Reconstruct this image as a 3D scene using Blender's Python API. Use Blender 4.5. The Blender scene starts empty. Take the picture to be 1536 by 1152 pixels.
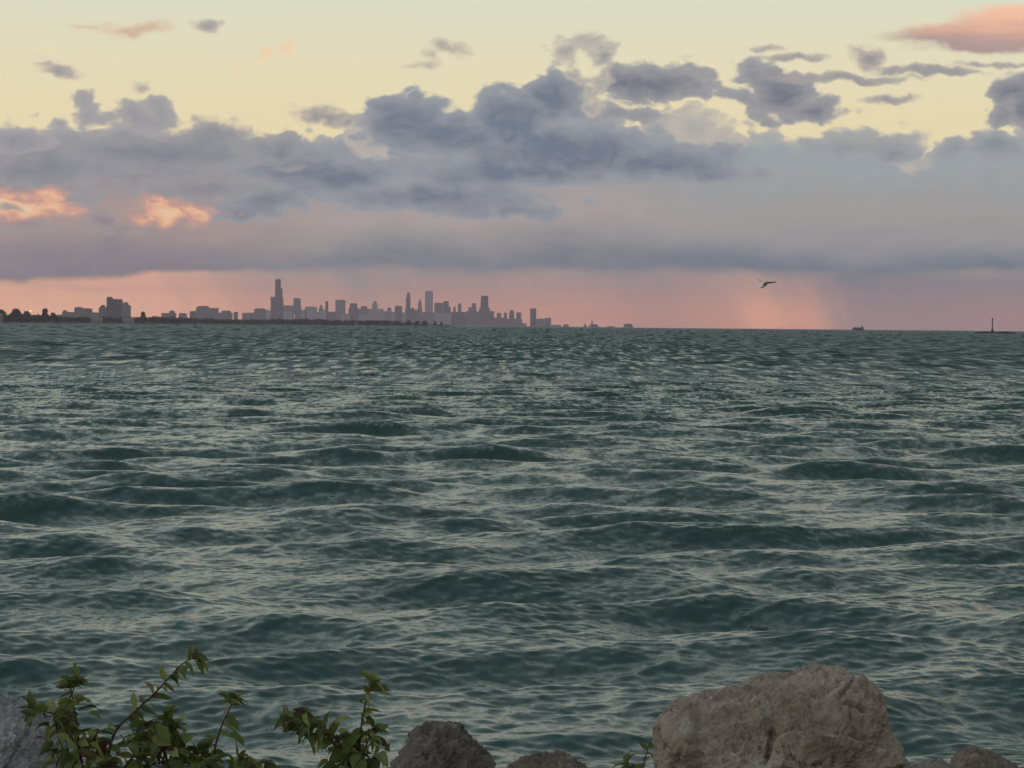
import bpy, bmesh, math, random
import numpy as np
from mathutils import Vector, Matrix

random.seed(7)
rng = np.random.default_rng(11)
scene = bpy.context.scene
COL = scene.collection

# ------------------------------------------------------------------ view
F = 3800.0                 # focal length in photo pixels (1536 wide)
CAM_H = 3.5                # eye height over the lake
TILT = 0.0091
PITCH = (576 - (482.3 + TILT * 768)) / F
fwd = Vector((0, math.cos(PITCH), -math.sin(PITCH)))
up0 = Vector((0, math.sin(PITCH), math.cos(PITCH)))
RIGHT = Vector((1, 0, 0)) * math.cos(TILT) + up0 * math.sin(TILT)
UP = up0 * math.cos(TILT) - Vector((1, 0, 0)) * math.sin(TILT)
cam_d = bpy.data.cameras.new("camera")
cam = bpy.data.objects.new("camera", cam_d)
COL.objects.link(cam)
rot = Matrix((RIGHT, UP, -fwd)).transposed().to_4x4()
cam.matrix_world = Matrix.Translation((0, 0, CAM_H)) @ rot
cam_d.sensor_width = 36
cam_d.lens = 36 * F / 1536
cam_d.clip_start = 0.05
cam_d.clip_end = 200000
scene.camera = cam


def at(px, py, D):
    """World point that lies D metres out (along Y) on the sight line of a photo pixel."""
    d = fwd + RIGHT * ((px - 768) / F) + UP * ((576 - py) / F)
    k = D / d.y
    return Vector((d.x * k, D, CAM_H + d.z * k))


def hor(px):
    return 482.3 + TILT * px


def px_of(P):
    """photo pixel of world points (numpy n x 3), used to place carved cracks on the boulder"""
    q = P - np.array((0, 0, CAM_H))
    f = q @ np.array(fwd)
    return 768 + F * (q @ np.array(RIGHT)) / f, 576 - F * (q @ np.array(UP)) / f


def lin(r, g, b):
    return tuple((c / 255 / 12.92) if c <= 10.3 else ((c / 255 + 0.055) / 1.055) ** 2.4 for c in (r, g, b)) + (1.0,)


# ------------------------------------------------------------------ helpers
def tag(o, label=None, cat=None, group=None, kind=None):
    if label: o["label"] = label
    if cat: o["category"] = cat
    if group: o["group"] = group
    if kind: o["kind"] = kind
    return o


def link_mesh(name, verts, faces, mat, parent=None, smooth=False):
    me = bpy.data.meshes.new(name)
    me.from_pydata([tuple(v) for v in verts], [], faces)
    if smooth:
        me.polygons.foreach_set("use_smooth", [True] * len(me.polygons))
    me.update()
    if mat: me.materials.append(mat)
    o = bpy.data.objects.new(name, me)
    COL.objects.link(o)
    if parent: o.parent = parent
    return o


def grid_mesh(name, V, nu, nv, mat, wrap_u=False, parent=None, smooth=True):
    """V: (nv*nu, 3) array laid out row by row"""
    j, i = np.meshgrid(np.arange(nv - 1), np.arange(nu if wrap_u else nu - 1), indexing="ij")
    a = j * nu + i
    b = j * nu + (i + 1) % nu
    Q = np.stack([a, b, b + nu, a + nu], -1).reshape(-1, 4).astype(np.int32)
    me = bpy.data.meshes.new(name)
    me.vertices.add(len(V))
    me.vertices.foreach_set("co", np.ascontiguousarray(V, np.float32).ravel())
    me.loops.add(Q.size)
    me.loops.foreach_set("vertex_index", Q.ravel())
    me.polygons.add(len(Q))
    me.polygons.foreach_set("loop_start", np.arange(0, Q.size, 4, dtype=np.int32))
    if smooth:
        me.polygons.foreach_set("use_smooth", np.ones(len(Q), bool))
    me.update(calc_edges=True)
    me.validate()
    if mat: me.materials.append(mat)
    o = bpy.data.objects.new(name, me)
    COL.objects.link(o)
    if parent: o.parent = parent
    return o


def empty(name, loc):
    o = bpy.data.objects.new(name, None)
    o.location = loc
    COL.objects.link(o)
    return o


def adopt(child, parent):
    child.parent = parent
    child.matrix_parent_inverse = Matrix.Translation(parent.location).inverted()
    return child


# numpy value/gradient noise -------------------------------------------------
_perm = rng.permutation(256)
_perm = np.concatenate([_perm, _perm, _perm])
_grad = rng.normal(size=(256, 3))
_grad /= np.linalg.norm(_grad, axis=1)[:, None]


def noise3(P):
    Pi = np.floor(P).astype(int)
    f = P - Pi
    Pi &= 255
    u = f * f * f * (f * (f * 6 - 15) + 10)
    out = np.zeros(len(P))
    for dx in (0, 1):
        for dy in (0, 1):
            for dz in (0, 1):
                h = _perm[_perm[_perm[(Pi[:, 0] + dx) & 255] + ((Pi[:, 1] + dy) & 255)] + ((Pi[:, 2] + dz) & 255)]
                g = _grad[h]
                d = g[:, 0] * (f[:, 0] - dx) + g[:, 1] * (f[:, 1] - dy) + g[:, 2] * (f[:, 2] - dz)
                w = (u[:, 0] if dx else 1 - u[:, 0]) * (u[:, 1] if dy else 1 - u[:, 1]) * (u[:, 2] if dz else 1 - u[:, 2])
                out += w * d
    return out


def fbm(P, octaves=4, gain=0.5, ridged=False):
    s, a = np.zeros(len(P)), 1.0
    for k in range(octaves):
        n = noise3(P * 2 ** k + 17.3 * k)
        s += a * (0.35 - np.abs(n) * 1.4 if ridged else n)
        a *= gain
    return s


def cells(P):
    """distance to nearest / second nearest feature point: facets"""
    Pi = np.floor(P).astype(int)
    d1 = np.full(len(P), 9.0); d2 = np.full(len(P), 9.0); val = np.zeros(len(P))
    for dx in (-1, 0, 1):
        for dy in (-1, 0, 1):
            for dz in (-1, 0, 1):
                C = Pi + np.array((dx, dy, dz))
                Cm = C & 255
                h = _perm[_perm[_perm[Cm[:, 0]] + Cm[:, 1]] + Cm[:, 2]]
                pt = C + 0.5 + 0.4 * _grad[h]
                d = np.linalg.norm(P - pt, axis=1)
                near = d < d1
                d2 = np.where(near, d1, np.minimum(d2, d))
                val = np.where(near, (h % 97) / 97.0, val)
                d1 = np.where(near, d, d1)
    return d1, d2, val


# ------------------------------------------------------------------ node builder
class NB:
    def __init__(self, nt):
        self.nt = nt
        self.n = nt.nodes
        self.l = nt.links

    def put(self, sock, v):
        if isinstance(v, bpy.types.NodeSocket):
            self.l.new(v, sock)
        elif v is not None:
            sock.default_value = v

    def math(self, op, a, b=None, c=None, clamp=False):
        n = self.n.new("ShaderNodeMath"); n.operation = op; n.use_clamp = clamp
        for s, v in zip(n.inputs, (a, b, c)): self.put(s, v)
        return n.outputs[0]

    def vec(self, op, a, b=None, c=None, scale=None):
        n = self.n.new("ShaderNodeVectorMath"); n.operation = op
        for s, v in zip(n.inputs, (a, b, c)): self.put(s, v)
        if scale is not None: self.put(n.inputs["Scale"], scale)
        return n.outputs["Value"] if op in ("LENGTH", "DOT_PRODUCT", "DISTANCE") else n.outputs["Vector"]

    def xyz(self, x, y, z):
        n = self.n.new("ShaderNodeCombineXYZ")
        for s, v in zip(n.inputs, (x, y, z)): self.put(s, v)
        return n.outputs[0]

    def sep(self, v):
        n = self.n.new("ShaderNodeSeparateXYZ"); self.put(n.inputs[0], v)
        return n.outputs

    def smooth(self, x, a, b, lo=0.0, hi=1.0, kind="SMOOTHSTEP"):
        n = self.n.new("ShaderNodeMapRange"); n.interpolation_type = kind
        n.clamp = True
        for s, v in zip(n.inputs, (x, a, b, lo, hi)): self.put(s, v)
        return n.outputs[0]

    def mix(self, f, a, b, blend="MIX"):
        n = self.n.new("ShaderNodeMix"); n.data_type = "RGBA"; n.blend_type = blend
        self.put(n.inputs["Factor"], f)
        ins = [s for s in n.inputs if s.type == "RGBA"]
        self.put(ins[0], a); self.put(ins[1], b)
        return [s for s in n.outputs if s.type == "RGBA"][0]

    def ramp(self, f, stops, interp="LINEAR"):
        n = self.n.new("ShaderNodeValToRGB")
        r = n.color_ramp; r.interpolation = interp
        while len(r.elements) < len(stops): r.elements.new(0.5)
        for e, (p, c) in zip(r.elements, sorted(stops, key=lambda s: s[0])):
            e.position = p; e.color = c
        self.put(n.inputs[0], f)
        return n.outputs[0]

    def curve(self, f, pts, lo, hi):
        """piecewise function of f in 0..1 with values lo..hi"""
        c = self.ramp(f, [(p, ((v - lo) / (hi - lo),) * 3 + (1,)) for p, v in pts], "EASE")
        return self.math("MULTIPLY_ADD", c, hi - lo, lo)

    def noise(self, v, scale, detail=4, rough=0.55, dist=0.0, dim="3D"):
        n = self.n.new("ShaderNodeTexNoise"); n.noise_dimensions = dim
        self.put(n.inputs["Vector"], v)
        n.inputs["Scale"].default_value = scale
        n.inputs["Detail"].default_value = detail
        n.inputs["Roughness"].default_value = rough
        n.inputs["Distortion"].default_value = dist
        return n.outputs[0], n.outputs[1]

    def voro(self, v, scale, detail=2, smoothness=0.6, rough=0.5):
        n = self.n.new("ShaderNodeTexVoronoi"); n.voronoi_dimensions = "2D"; n.feature = "SMOOTH_F1"
        self.put(n.inputs["Vector"], v)
        n.inputs["Scale"].default_value = scale
        n.inputs["Detail"].default_value = detail
        n.inputs["Roughness"].default_value = rough
        n.inputs["Smoothness"].default_value = smoothness
        return n.outputs["Distance"]


def material(name):
    m = bpy.data.materials.new(name); m.use_nodes = True
    nb = NB(m.node_tree)
    return m, nb, m.node_tree.nodes["Principled BSDF"]


def simple(name, col, rough=0.7, var=0.25, scale=6.0, spec=0.3, bump=0.0, coords="Object"):
    """base colour broken up by a noise in object space"""
    m, nb, b = material(name)
    tc = nb.n.new("ShaderNodeTexCoord")
    f, c = nb.noise(tc.outputs[coords], scale, 5, 0.6)
    dark = tuple(x * (1 - var) for x in col[:3]) + (1,)
    light = tuple(min(1, x * (1 + var)) for x in col[:3]) + (1,)
    nb.put(b.inputs["Base Color"], nb.ramp(f, [(0.3, dark), (0.7, light)]))
    b.inputs["Roughness"].default_value = rough
    b.inputs["Specular IOR Level"].default_value = spec
    if bump:
        bn = nb.n.new("ShaderNodeBump"); bn.inputs["Strength"].default_value = bump
        nb.put(bn.inputs["Height"], f); nb.put(b.inputs["Normal"], bn.outputs[0])
    return m


# ------------------------------------------------------------------ sky
SUN_EL, SUN_AZ = math.radians(4.0), math.radians(-52)     # low, left of the view, behind cloud


def build_world():
    w = bpy.data.worlds.new("World"); scene.world = w; w.use_nodes = True
    nb = NB(w.node_tree); M, V = nb.math, nb.vec
    bg = nb.n["Background"]
    tc = nb.n.new("ShaderNodeTexCoord")
    dx, dy, dz = nb.sep(tc.outputs["Generated"])
    yy = M("MAXIMUM", dy, 0.2)
    X = M("MULTIPLY", M("DIVIDE", dx, yy), F)              # distance right of due ahead, in 1/F rad
    Y = M("MULTIPLY", M("DIVIDE", dz, yy), F)              # height over the horizon, same unit
    U = M("MULTIPLY_ADD", X, 1 / 2000, 0.5, clamp=True)    # -1000..1000 -> 0..1

    def u(px): return (px - 768) / 2000 + 0.5
    el = M("MAXIMUM", dz, 0.0)

    # clear sky by height
    k = 1 / F
    clear = nb.ramp(M("POWER", el, 0.5), [((e * k) ** 0.5, lin(*c)) for e, c in (
        (0, (238, 194, 158)), (120, (242, 210, 166)), (250, (242, 226, 180)), (310, (241, 226, 183)), (380, (237, 227, 191)), (430, (231, 226, 196)),
        (490, (224, 226, 204)), (700, (214, 222, 208)), (1100, (202, 210, 202)), (2200, (182, 195, 194)), (3700, (162, 176, 180)))])
    # warm pink strip under the cloud bank, by bearing
    pn, _ = nb.noise(nb.xyz(M("MULTIPLY_ADD", X, 0.018, M("MULTIPLY", Y, 0.0095)), M("MULTIPLY", Y, 0.003), 3.1), 1.0, 4, 0.6)
    Us = M("MULTIPLY_ADD", M("MULTIPLY_ADD", M("SUBTRACT", pn, 0.5), 130.0, M("MULTIPLY_ADD", Y, 0.55, X)), 1 / 2000, 0.5, clamp=True)   # showers fall aslant
    pink = nb.ramp(Us, [(u(x), lin(*c)) for x, c in (
        (-200, (244, 170, 134)), (60, (250, 186, 150)), (260, (244, 178, 148)), (420, (214, 154, 134)), (560, (196, 148, 134)), (700, (200, 144, 132)), (860, (208, 150, 134)),
        (1000, (192, 140, 132)), (1090, (206, 148, 134)), (1160, (238, 168, 140)), (1200, (226, 160, 138)), (1290, (158, 132, 138)), (1380, (156, 130, 136)), (1540, (166, 132, 134)), (1750, (160, 128, 134)))], "EASE")
    rain = nb.ramp(Us, [(u(x), lin(*c)) for x, c in (
        (-200, (226, 170, 148)), (250, (222, 168, 150)), (400, (168, 148, 146)), (600, (138, 136, 144)), (800, (146, 138, 144)), (1050, (142, 134, 142)),
        (1160, (160, 142, 142)), (1225, (142, 132, 140)), (1310, (106, 114, 132)), (1540, (120, 124, 140)))], "EASE")
    low = nb.mix(nb.smooth(M("MULTIPLY_ADD", M("SUBTRACT", pn, 0.5), 44, Y), 14, 96), pink, rain)
    # faint flat wisps in the strip
    wn, _ = nb.noise(nb.xyz(M("MULTIPLY", X, 0.008), M("MULTIPLY", Y, 0.07), 1.7), 1.0, 4, 0.55)
    low = nb.mix(M("MULTIPLY", nb.smooth(wn, 0.52, 0.72), 0.28), low, lin(172, 126, 126))
    low = V("MULTIPLY", low, (1.33, 1.28, 1.16))
    base = nb.mix(nb.smooth(Y, 70, 120), low, clear)

    # warped coordinates make every edge billow
    P0 = nb.xyz(X, Y, 0.0)
    _, c1 = nb.noise(P0, 1 / 150, 2, 0.5, dim="2D")
    _, c2 = nb.noise(P0, 1 / 38, 4, 0.56, dim="2D")
    w1 = V("MULTIPLY", V("SUBTRACT", c1, (0.5, 0.5, 0.5)), (38, 26, 0))
    w2 = V("MULTIPLY", V("SUBTRACT", c2, (0.5, 0.5, 0.5)), (26, 18, 0))
    PW = V("ADD", V("ADD", P0, w1), w2)
    xw, yw, _z = nb.sep(PW)
    PW3 = nb.xyz(xw, yw, M("MULTIPLY", yw, -1.0))
    PB = V("MULTIPLY", V("ADD", P0, w2), (0.8, 1.35, 1))

    def puff(p):
        b1 = M("ABSOLUTE", M("SUBTRACT", nb.noise(p, 1 / 66, 1, 0.5, dim="2D")[0], 0.5))
        b2 = M("ABSOLUTE", M("SUBTRACT", nb.noise(p, 1 / 27, 1, 0.5, dim="2D")[0], 0.5))
        return M("MULTIPLY_ADD", b1, 2.6, M("MULTIPLY_ADD", b2, 1.3, -0.36))
    billow = puff(PB)
    relief = M("SUBTRACT", billow, puff(V("ADD", PB, (-5.0, 10.0, 0))))       # >0 on the side turned to upper left
    fine, _ = nb.noise(V("MULTIPLY", V("ADD", P0, (311, 77, 5)), (0.75, 1.4, 1)), 1 / 30, 4, 0.62, dim="2D")
    broad, _ = nb.noise(V("MULTIPLY", V("ADD", P0, w1), (0.8, 2.0, 1)), 1 / 170, 3, 0.55, dim="2D")
    fine0 = M("SUBTRACT", fine, 0.5)

    def blobs(lst):
        acc = None
        for e in lst:
            cx, cy, rx, rt, rb = e[:5]
            CX, CY = cx - 768, hor(cx) - cy
            q = V("MULTIPLY_ADD", PW3, (1 / rx, 1 / rt, 1 / rb), (-CX / rx, -CY / rt, CY / rb))
            q = V("MAXIMUM", q, (-1e6, 0, 0))
            s = min(rx, rt) * (e[5] if len(e) > 5 else 1.0)
            d = M("MULTIPLY_ADD", V("LENGTH", q), -s, s)
            acc = d if acc is None else M("SMOOTH_MAX", acc, d, 5.0)
        return acc

    # --- the great bank
    top_px = [(-600, 180), (-200, 200), (0, 196), (100, 186), (170, 190), (270, 203), (330, 190), (400, 196), (500, 204), (530, 170), (560, 150), (640, 156), (700, 165), (760, 132),
              (830, 122), (880, 150), (950, 182), (1000, 160), (1050, 165), (1085, 190), (1150, 200), (1210, 204), (1300, 212), (1390, 222), (1420, 205), (1470, 212), (1536, 190), (1760, 180)]
    ytop = nb.curve(U, [(u(x), hor(x) - y) for x, y in top_px if 0 <= u(x) <= 1], 0, 420)
    ybot = nb.curve(U, [(u(x), hor(x) - y) for x, y in ((-200, 420), (0, 418), (120, 416), (260, 411), (400, 406), (560, 406), (760, 412), (1000, 412), (1250, 416), (1540, 414), (1750, 410))], 0, 200)
    dtop = M("SUBTRACT", ytop, yw)
    dtop = M("ADD", dtop, M("MULTIPLY", billow, 34))
    yb = M("ADD", Y, M("MULTIPLY", M("SUBTRACT", broad, 0.5), 26))
    yb = M("ADD", yb, M("MULTIPLY", fine0, 10))
    dbot = M("SUBTRACT", yb, ybot)
    abank = M("MULTIPLY", nb.smooth(dtop, -5, 7), nb.smooth(dbot, -7, nb.smooth(U, u(300), u(520), 6, 14)))
    hn = M("MULTIPLY_ADD", M("SUBTRACT", broad, 0.5), 80, Y)
    hn = M("MULTIPLY_ADD", fine0, 12, hn)
    T = M("DIVIDE", hn, 400.0, clamp=True)

    def vr(st): return nb.ramp(T, [((hor(768) - y) / 400, lin(*c)) for y, c in st])
    bl = vr(((420, (134, 126, 134)), (392, (140, 134, 142)), (360, (170, 151, 147)), (320, (176, 156, 150)), (285, (160, 148, 152)), (250, (146, 146, 156)), (210, (160, 162, 166)), (180, (172, 172, 170))))
    bm = vr(((420, (118, 122, 134)), (396, (124, 130, 142)), (366, (152, 150, 152)), (330, (178, 166, 162)), (295, (170, 163, 162)), (260, (148, 152, 162)), (215, (150, 156, 166)), (150, (172, 172, 172))))
    br = vr(((420, (106, 118, 134)), (392, (116, 130, 142)), (360, (148, 150, 156)), (325, (166, 162, 160)), (290, (162, 164, 164)), (250, (158, 168, 172)), (215, (156, 166, 172)), (170, (196, 190, 178))))
    bank = nb.mix(nb.smooth(U, u(250), u(560)), bl, bm)
    bank = nb.mix(nb.smooth(U, u(820), u(1160)), bank, br)
    bank = nb.mix(nb.smooth(M("MULTIPLY_ADD", relief, 0.9, 0.5), 0.35, 0.9, 0.0, 0.09), bank, lin(200, 186, 176))
    bank = nb.mix(nb.smooth(dtop, 0, 26, 0.30, 0.0), bank, lin(222, 206, 180))
    sky = nb.mix(abank, base, bank)

    def layer(sky, lst, core, edge, amp=20, famp=22, soft=7, depth=34, dens=0.96, rel=0.3, lit=(196, 186, 182), bottom=None):
        d = blobs(lst)
        d = M("MULTIPLY_ADD", billow, amp, d)
        d = M("MULTIPLY_ADD", fine0, famp, d)
        a = M("MULTIPLY", nb.smooth(d, -soft, soft), dens)
        c = nb.ramp(M("DIVIDE", M("MULTIPLY_ADD", fine0, 5.0, d), depth, clamp=True), [(0.0, lin(*edge)), (1.0, lin(*core))])
        c = nb.mix(nb.smooth(relief, -0.05, 0.35, 0.0, rel * 0.45), c, lin(*lit))
        return nb.mix(a, sky, c), a

    # pale far towers behind the dark ones
    sky, _ = layer(sky, [(1040, 186, 40, 34, 40), (1075, 200, 40, 20, 30), (560, 190, 40, 34, 60), (640, 180, 60, 30, 60), (1360, 215, 40, 20, 30)], (170, 168, 168), (204, 194, 178), 22, 16, 6, 40, 0.8)
    # main dark masses of the bank
    A = [(600, 178, 70, 42, 48), (672, 205, 120, 40, 34), (760, 180, 62, 52, 60), (850, 228, 190, 46, 46), (985, 246, 150, 38, 28), (822, 150, 52, 40, 40), (1070, 262, 72, 18, 14), (760, 262, 200, 34, 22),
         (650, 300, 190, 30, 24), (500, 268, 130, 36, 34), (775, 318, 84, 16, 10), (396, 300, 70, 30, 24), (352, 318, 40, 16, 16), (420, 250, 110, 36, 34)]
    sky, _ = layer(sky, A, (111, 122, 140), (156, 161, 167), 18, 16, 4.5, 30, 0.97, 0.26)
    J = [(230, 232, 190, 38, 34), (60, 255, 120, 40, 26), (330, 205, 60, 24, 36), (290, 288, 110, 26, 14), (150, 330, 26, 16, 18), (30, 344, 56, 9, 9), (110, 300, 40, 14, 14), (400, 225, 70, 30, 30)]
    sky, _ = layer(sky, J, (126, 130, 142), (160, 160, 162), 20, 20, 8, 40, 0.84, 0.30)
    # fire-lit gaps
    g = blobs([(30, 310, 56, 21, 19), (254, 318, 44, 18, 17)])
    g = M("MULTIPLY_ADD", billow, 22, M("MULTIPLY_ADD", fine0, 40, g))
    gl = nb.ramp(M("DIVIDE", g, 22.0, clamp=True), [(0, lin(230, 166, 142)), (0.45, lin(250, 196, 154)), (1, lin(255, 222, 178))])
    sky = nb.mix(M("MULTIPLY", nb.smooth(g, -13, 7), 0.95), sky, gl)
    sky, _ = layer(sky, [(40, 338, 46, 8, 9), (22, 312, 12, 5, 5), (150, 326, 24, 14, 16), (270, 348, 40, 5, 6)], (140, 132, 144), (176, 150, 148), 10, 14, 5, 16, 0.85)
    # left edge and the twin-topped puff
    sky, _ = layer(sky, [(18, 208, 54, 24, 18), (200, 172, 32, 25, 34), (242, 170, 29, 25, 38), (220, 182, 44, 20, 24), (123, 156, 17, 18, 20), (132, 176, 20, 20, 20), (150, 182, 40, 12, 16), (85, 190, 14, 8, 8)], (140, 144, 158), (172, 168, 168), 12, 14, 5, 26, 0.94)
    # right hand row
    sky, _ = layer(sky, [(1270, 218, 66, 28, 22), (1345, 224, 42, 24, 18), (1225, 220, 40, 18, 18), (1420, 222, 30, 18, 26), (1490, 226, 50, 26, 26)], (130, 140, 150), (166, 170, 172), 16, 16, 6, 34, 0.9)
    # upper clouds against the yellow
    U2 = [(975, 130, 104, 34, 27), (925, 122, 50, 30, 30), (1040, 134, 42, 18, 20), (968, 174, 46, 12, 12), (1128, 112, 42, 20, 18), (1164, 142, 50, 36, 36), (1214, 166, 52, 22, 19), (1098, 142, 46, 12, 10),
          (1175, 178, 32, 14, 10), (1520, 138, 40, 30, 28), (1512, 172, 28, 22, 20), (1545, 160, 40, 40, 40)]
    sky, _ = layer(sky, U2, (112, 118, 134), (164, 164, 166), 16, 16, 5, 28, 0.97, 0.34)
    # ragged wisps
    sky, _ = layer(sky, [(834, 78, 20, 22, 20), (868, 64, 28, 16, 13), (890, 90, 20, 34, 28), (852, 110, 15, 16, 18), (880, 140, 16, 20, 18)], (140, 140, 152), (206, 198, 180), 16, 40, 8, 26, 0.85)
    sky, _ = layer(sky, [(92, 104, 24, 13, 14), (72, 96, 14, 8, 8), (1288, 88, 30, 20, 17), (674, 76, 30, 11, 10), (640, 88, 14, 7, 7), (612, 102, 18, 8, 7), (308, 38, 22, 7, 6), (222, 131, 16, 7, 7), (490, 176, 44, 14, 12)],
                   (136, 136, 148), (202, 190, 172), 10, 18, 6, 14, 0.85, 0.2)
    # thin streaks
    sky, _ = layer(sky, [(1265, 119, 100, 8, 6), (1390, 108, 90, 9, 6), (1490, 96, 60, 5, 4), (1180, 88, 44, 6, 5), (1145, 74, 20, 4, 4), (1330, 147, 42, 5, 5)], (140, 142, 152), (180, 172, 164), 3, 7, 3, 6, 0.85, 0.1)
    # pink sunlit ones
    sky, _ = layer(sky, [(196, 45, 52, 10, 9), (130, 38, 20, 4, 4)], (206, 170, 150), (226, 200, 166), 6, 12, 5, 10, 0.8, 0.1)
    sky, _ = layer(sky, [(397, 82, 9, 13, 12), (428, 75, 14, 11, 10), (361, 106, 10, 8, 6)], (253, 210, 172), (246, 218, 176), 4, 10, 5, 8, 0.8, 0.1)
    d = blobs([(1450, 59, 130, 22, 17), (1530, 36, 110, 30, 36), (1400, 60, 80, 12, 11), (1640, 36, 130, 40, 40), (1490, 70, 80, 10, 8)])
    st, _ = nb.noise(V("MULTIPLY", P0, (0.35, 2.2, 1)), 1 / 60, 4, 0.55, dim="2D")
    st = M("SUBTRACT", st, 0.5)
    d = M("MULTIPLY_ADD", st, 22, d)
    tint = M("MULTIPLY_ADD", st, 46, Y)
    cc = nb.ramp(nb.smooth(tint, 420, 482), [(0, lin(176, 152, 150)), (0.45, lin(216, 170, 152)), (1, lin(252, 198, 164))])
    sky = nb.mix(M("MULTIPLY", nb.smooth(d, -5, 9), 0.95), sky, cc)

    # the rest of the sky round about: even evening sky with drifts of cloud and the bank going on low down
    G = tc.outputs["Generated"]
    gn, _ = nb.noise(V("MULTIPLY", G, (1, 1, 2.6)), 2.6, 4, 0.55)
    bn_, _ = nb.noise(V("MULTIPLY", G, (1, 1, 1.6)), 16.0, 4, 0.6)
    eb = M("MULTIPLY_ADD", M("SUBTRACT", bn_, 0.5), 0.03, el)
    strip = nb.mix(nb.smooth(dx, -0.6, 0.5), lin(222, 160, 140), lin(156, 122, 130))
    bankc = nb.ramp(M("MULTIPLY", eb, 12.0, clamp=True), [(0.25, lin(118, 118, 136)), (0.5, lin(168, 160, 160)), (0.8, lin(140, 146, 158))])
    side = nb.mix(nb.smooth(eb, 0.016, 0.028), strip, bankc)
    side = nb.mix(nb.smooth(eb, 0.068, 0.078), side, clear)
    hi = M("MULTIPLY", nb.smooth(el, 0.16, 0.24), nb.smooth(gn, 0.50, 0.68))
    side = nb.mix(M("MULTIPLY", hi, 0.35), side, lin(160, 164, 170))
    glow = nb.math("MULTIPLY_ADD", dx, -0.75, 0.92)
    side = V("SCALE", side, scale=nb.smooth(el, 0.12, 0.3, 1.0, glow))
    nish = nb.n.new("ShaderNodeTexSky"); nish.sky_type = "NISHITA"; nish.sun_disc = False
    nish.sun_elevation = SUN_EL; nish.sun_rotation = SUN_AZ
    nish.air_density = 1.0; nish.dust_density = 1.5
    add = V("MULTIPLY", nish.outputs[0], nb.smooth(el, 0.25, 0.8, 0.0, 0.25))
    bg2 = nb.n.new("ShaderNodeBackground")
    nb.put(bg.inputs["Color"], V("SCALE", sky, scale=10.0)); bg.inputs["Strength"].default_value = 0.1
    nb.put(bg2.inputs["Color"], V("ADD", V("SCALE", side, scale=10.0), add)); bg2.inputs["Strength"].default_value = 0.1
    # the detailed stretch of sky lies straight over the city; it passes into the plain sky on every side
    near = M("MULTIPLY", nb.smooth(M("ABSOLUTE", X), 1150, 1500, 1.0, 0.0), nb.smooth(Y, 560, 700, 1.0, 0.0))
    near = M("MULTIPLY", near, M("GREATER_THAN", dy, 0.5))
    mx = nb.n.new("ShaderNodeMixShader")
    nb.put(mx.inputs[0], near); nb.l.new(bg2.outputs[0], mx.inputs[1]); nb.l.new(bg.outputs[0], mx.inputs[2])
    nb.l.new(mx.outputs[0], nb.n["World Output"].inputs["Surface"])
    w.cycles.sampling_method = "MANUAL"
    w.cycles.sample_map_resolution = 1024
    ld = bpy.data.lights.new("sun", "SUN"); ld.energy = 0.35; ld.angle = math.radians(12); ld.color = (1.0, 0.72, 0.5)
    lo = bpy.data.objects.new("sun", ld); COL.objects.link(lo)
    d = Vector((math.sin(SUN_AZ) * math.cos(SUN_EL), math.cos(SUN_AZ) * math.cos(SUN_EL), math.sin(SUN_EL)))
    lo.rotation_euler = d.to_track_quat("Z", "Y").to_euler()
    lo.location = d * 60


build_world()


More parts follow.
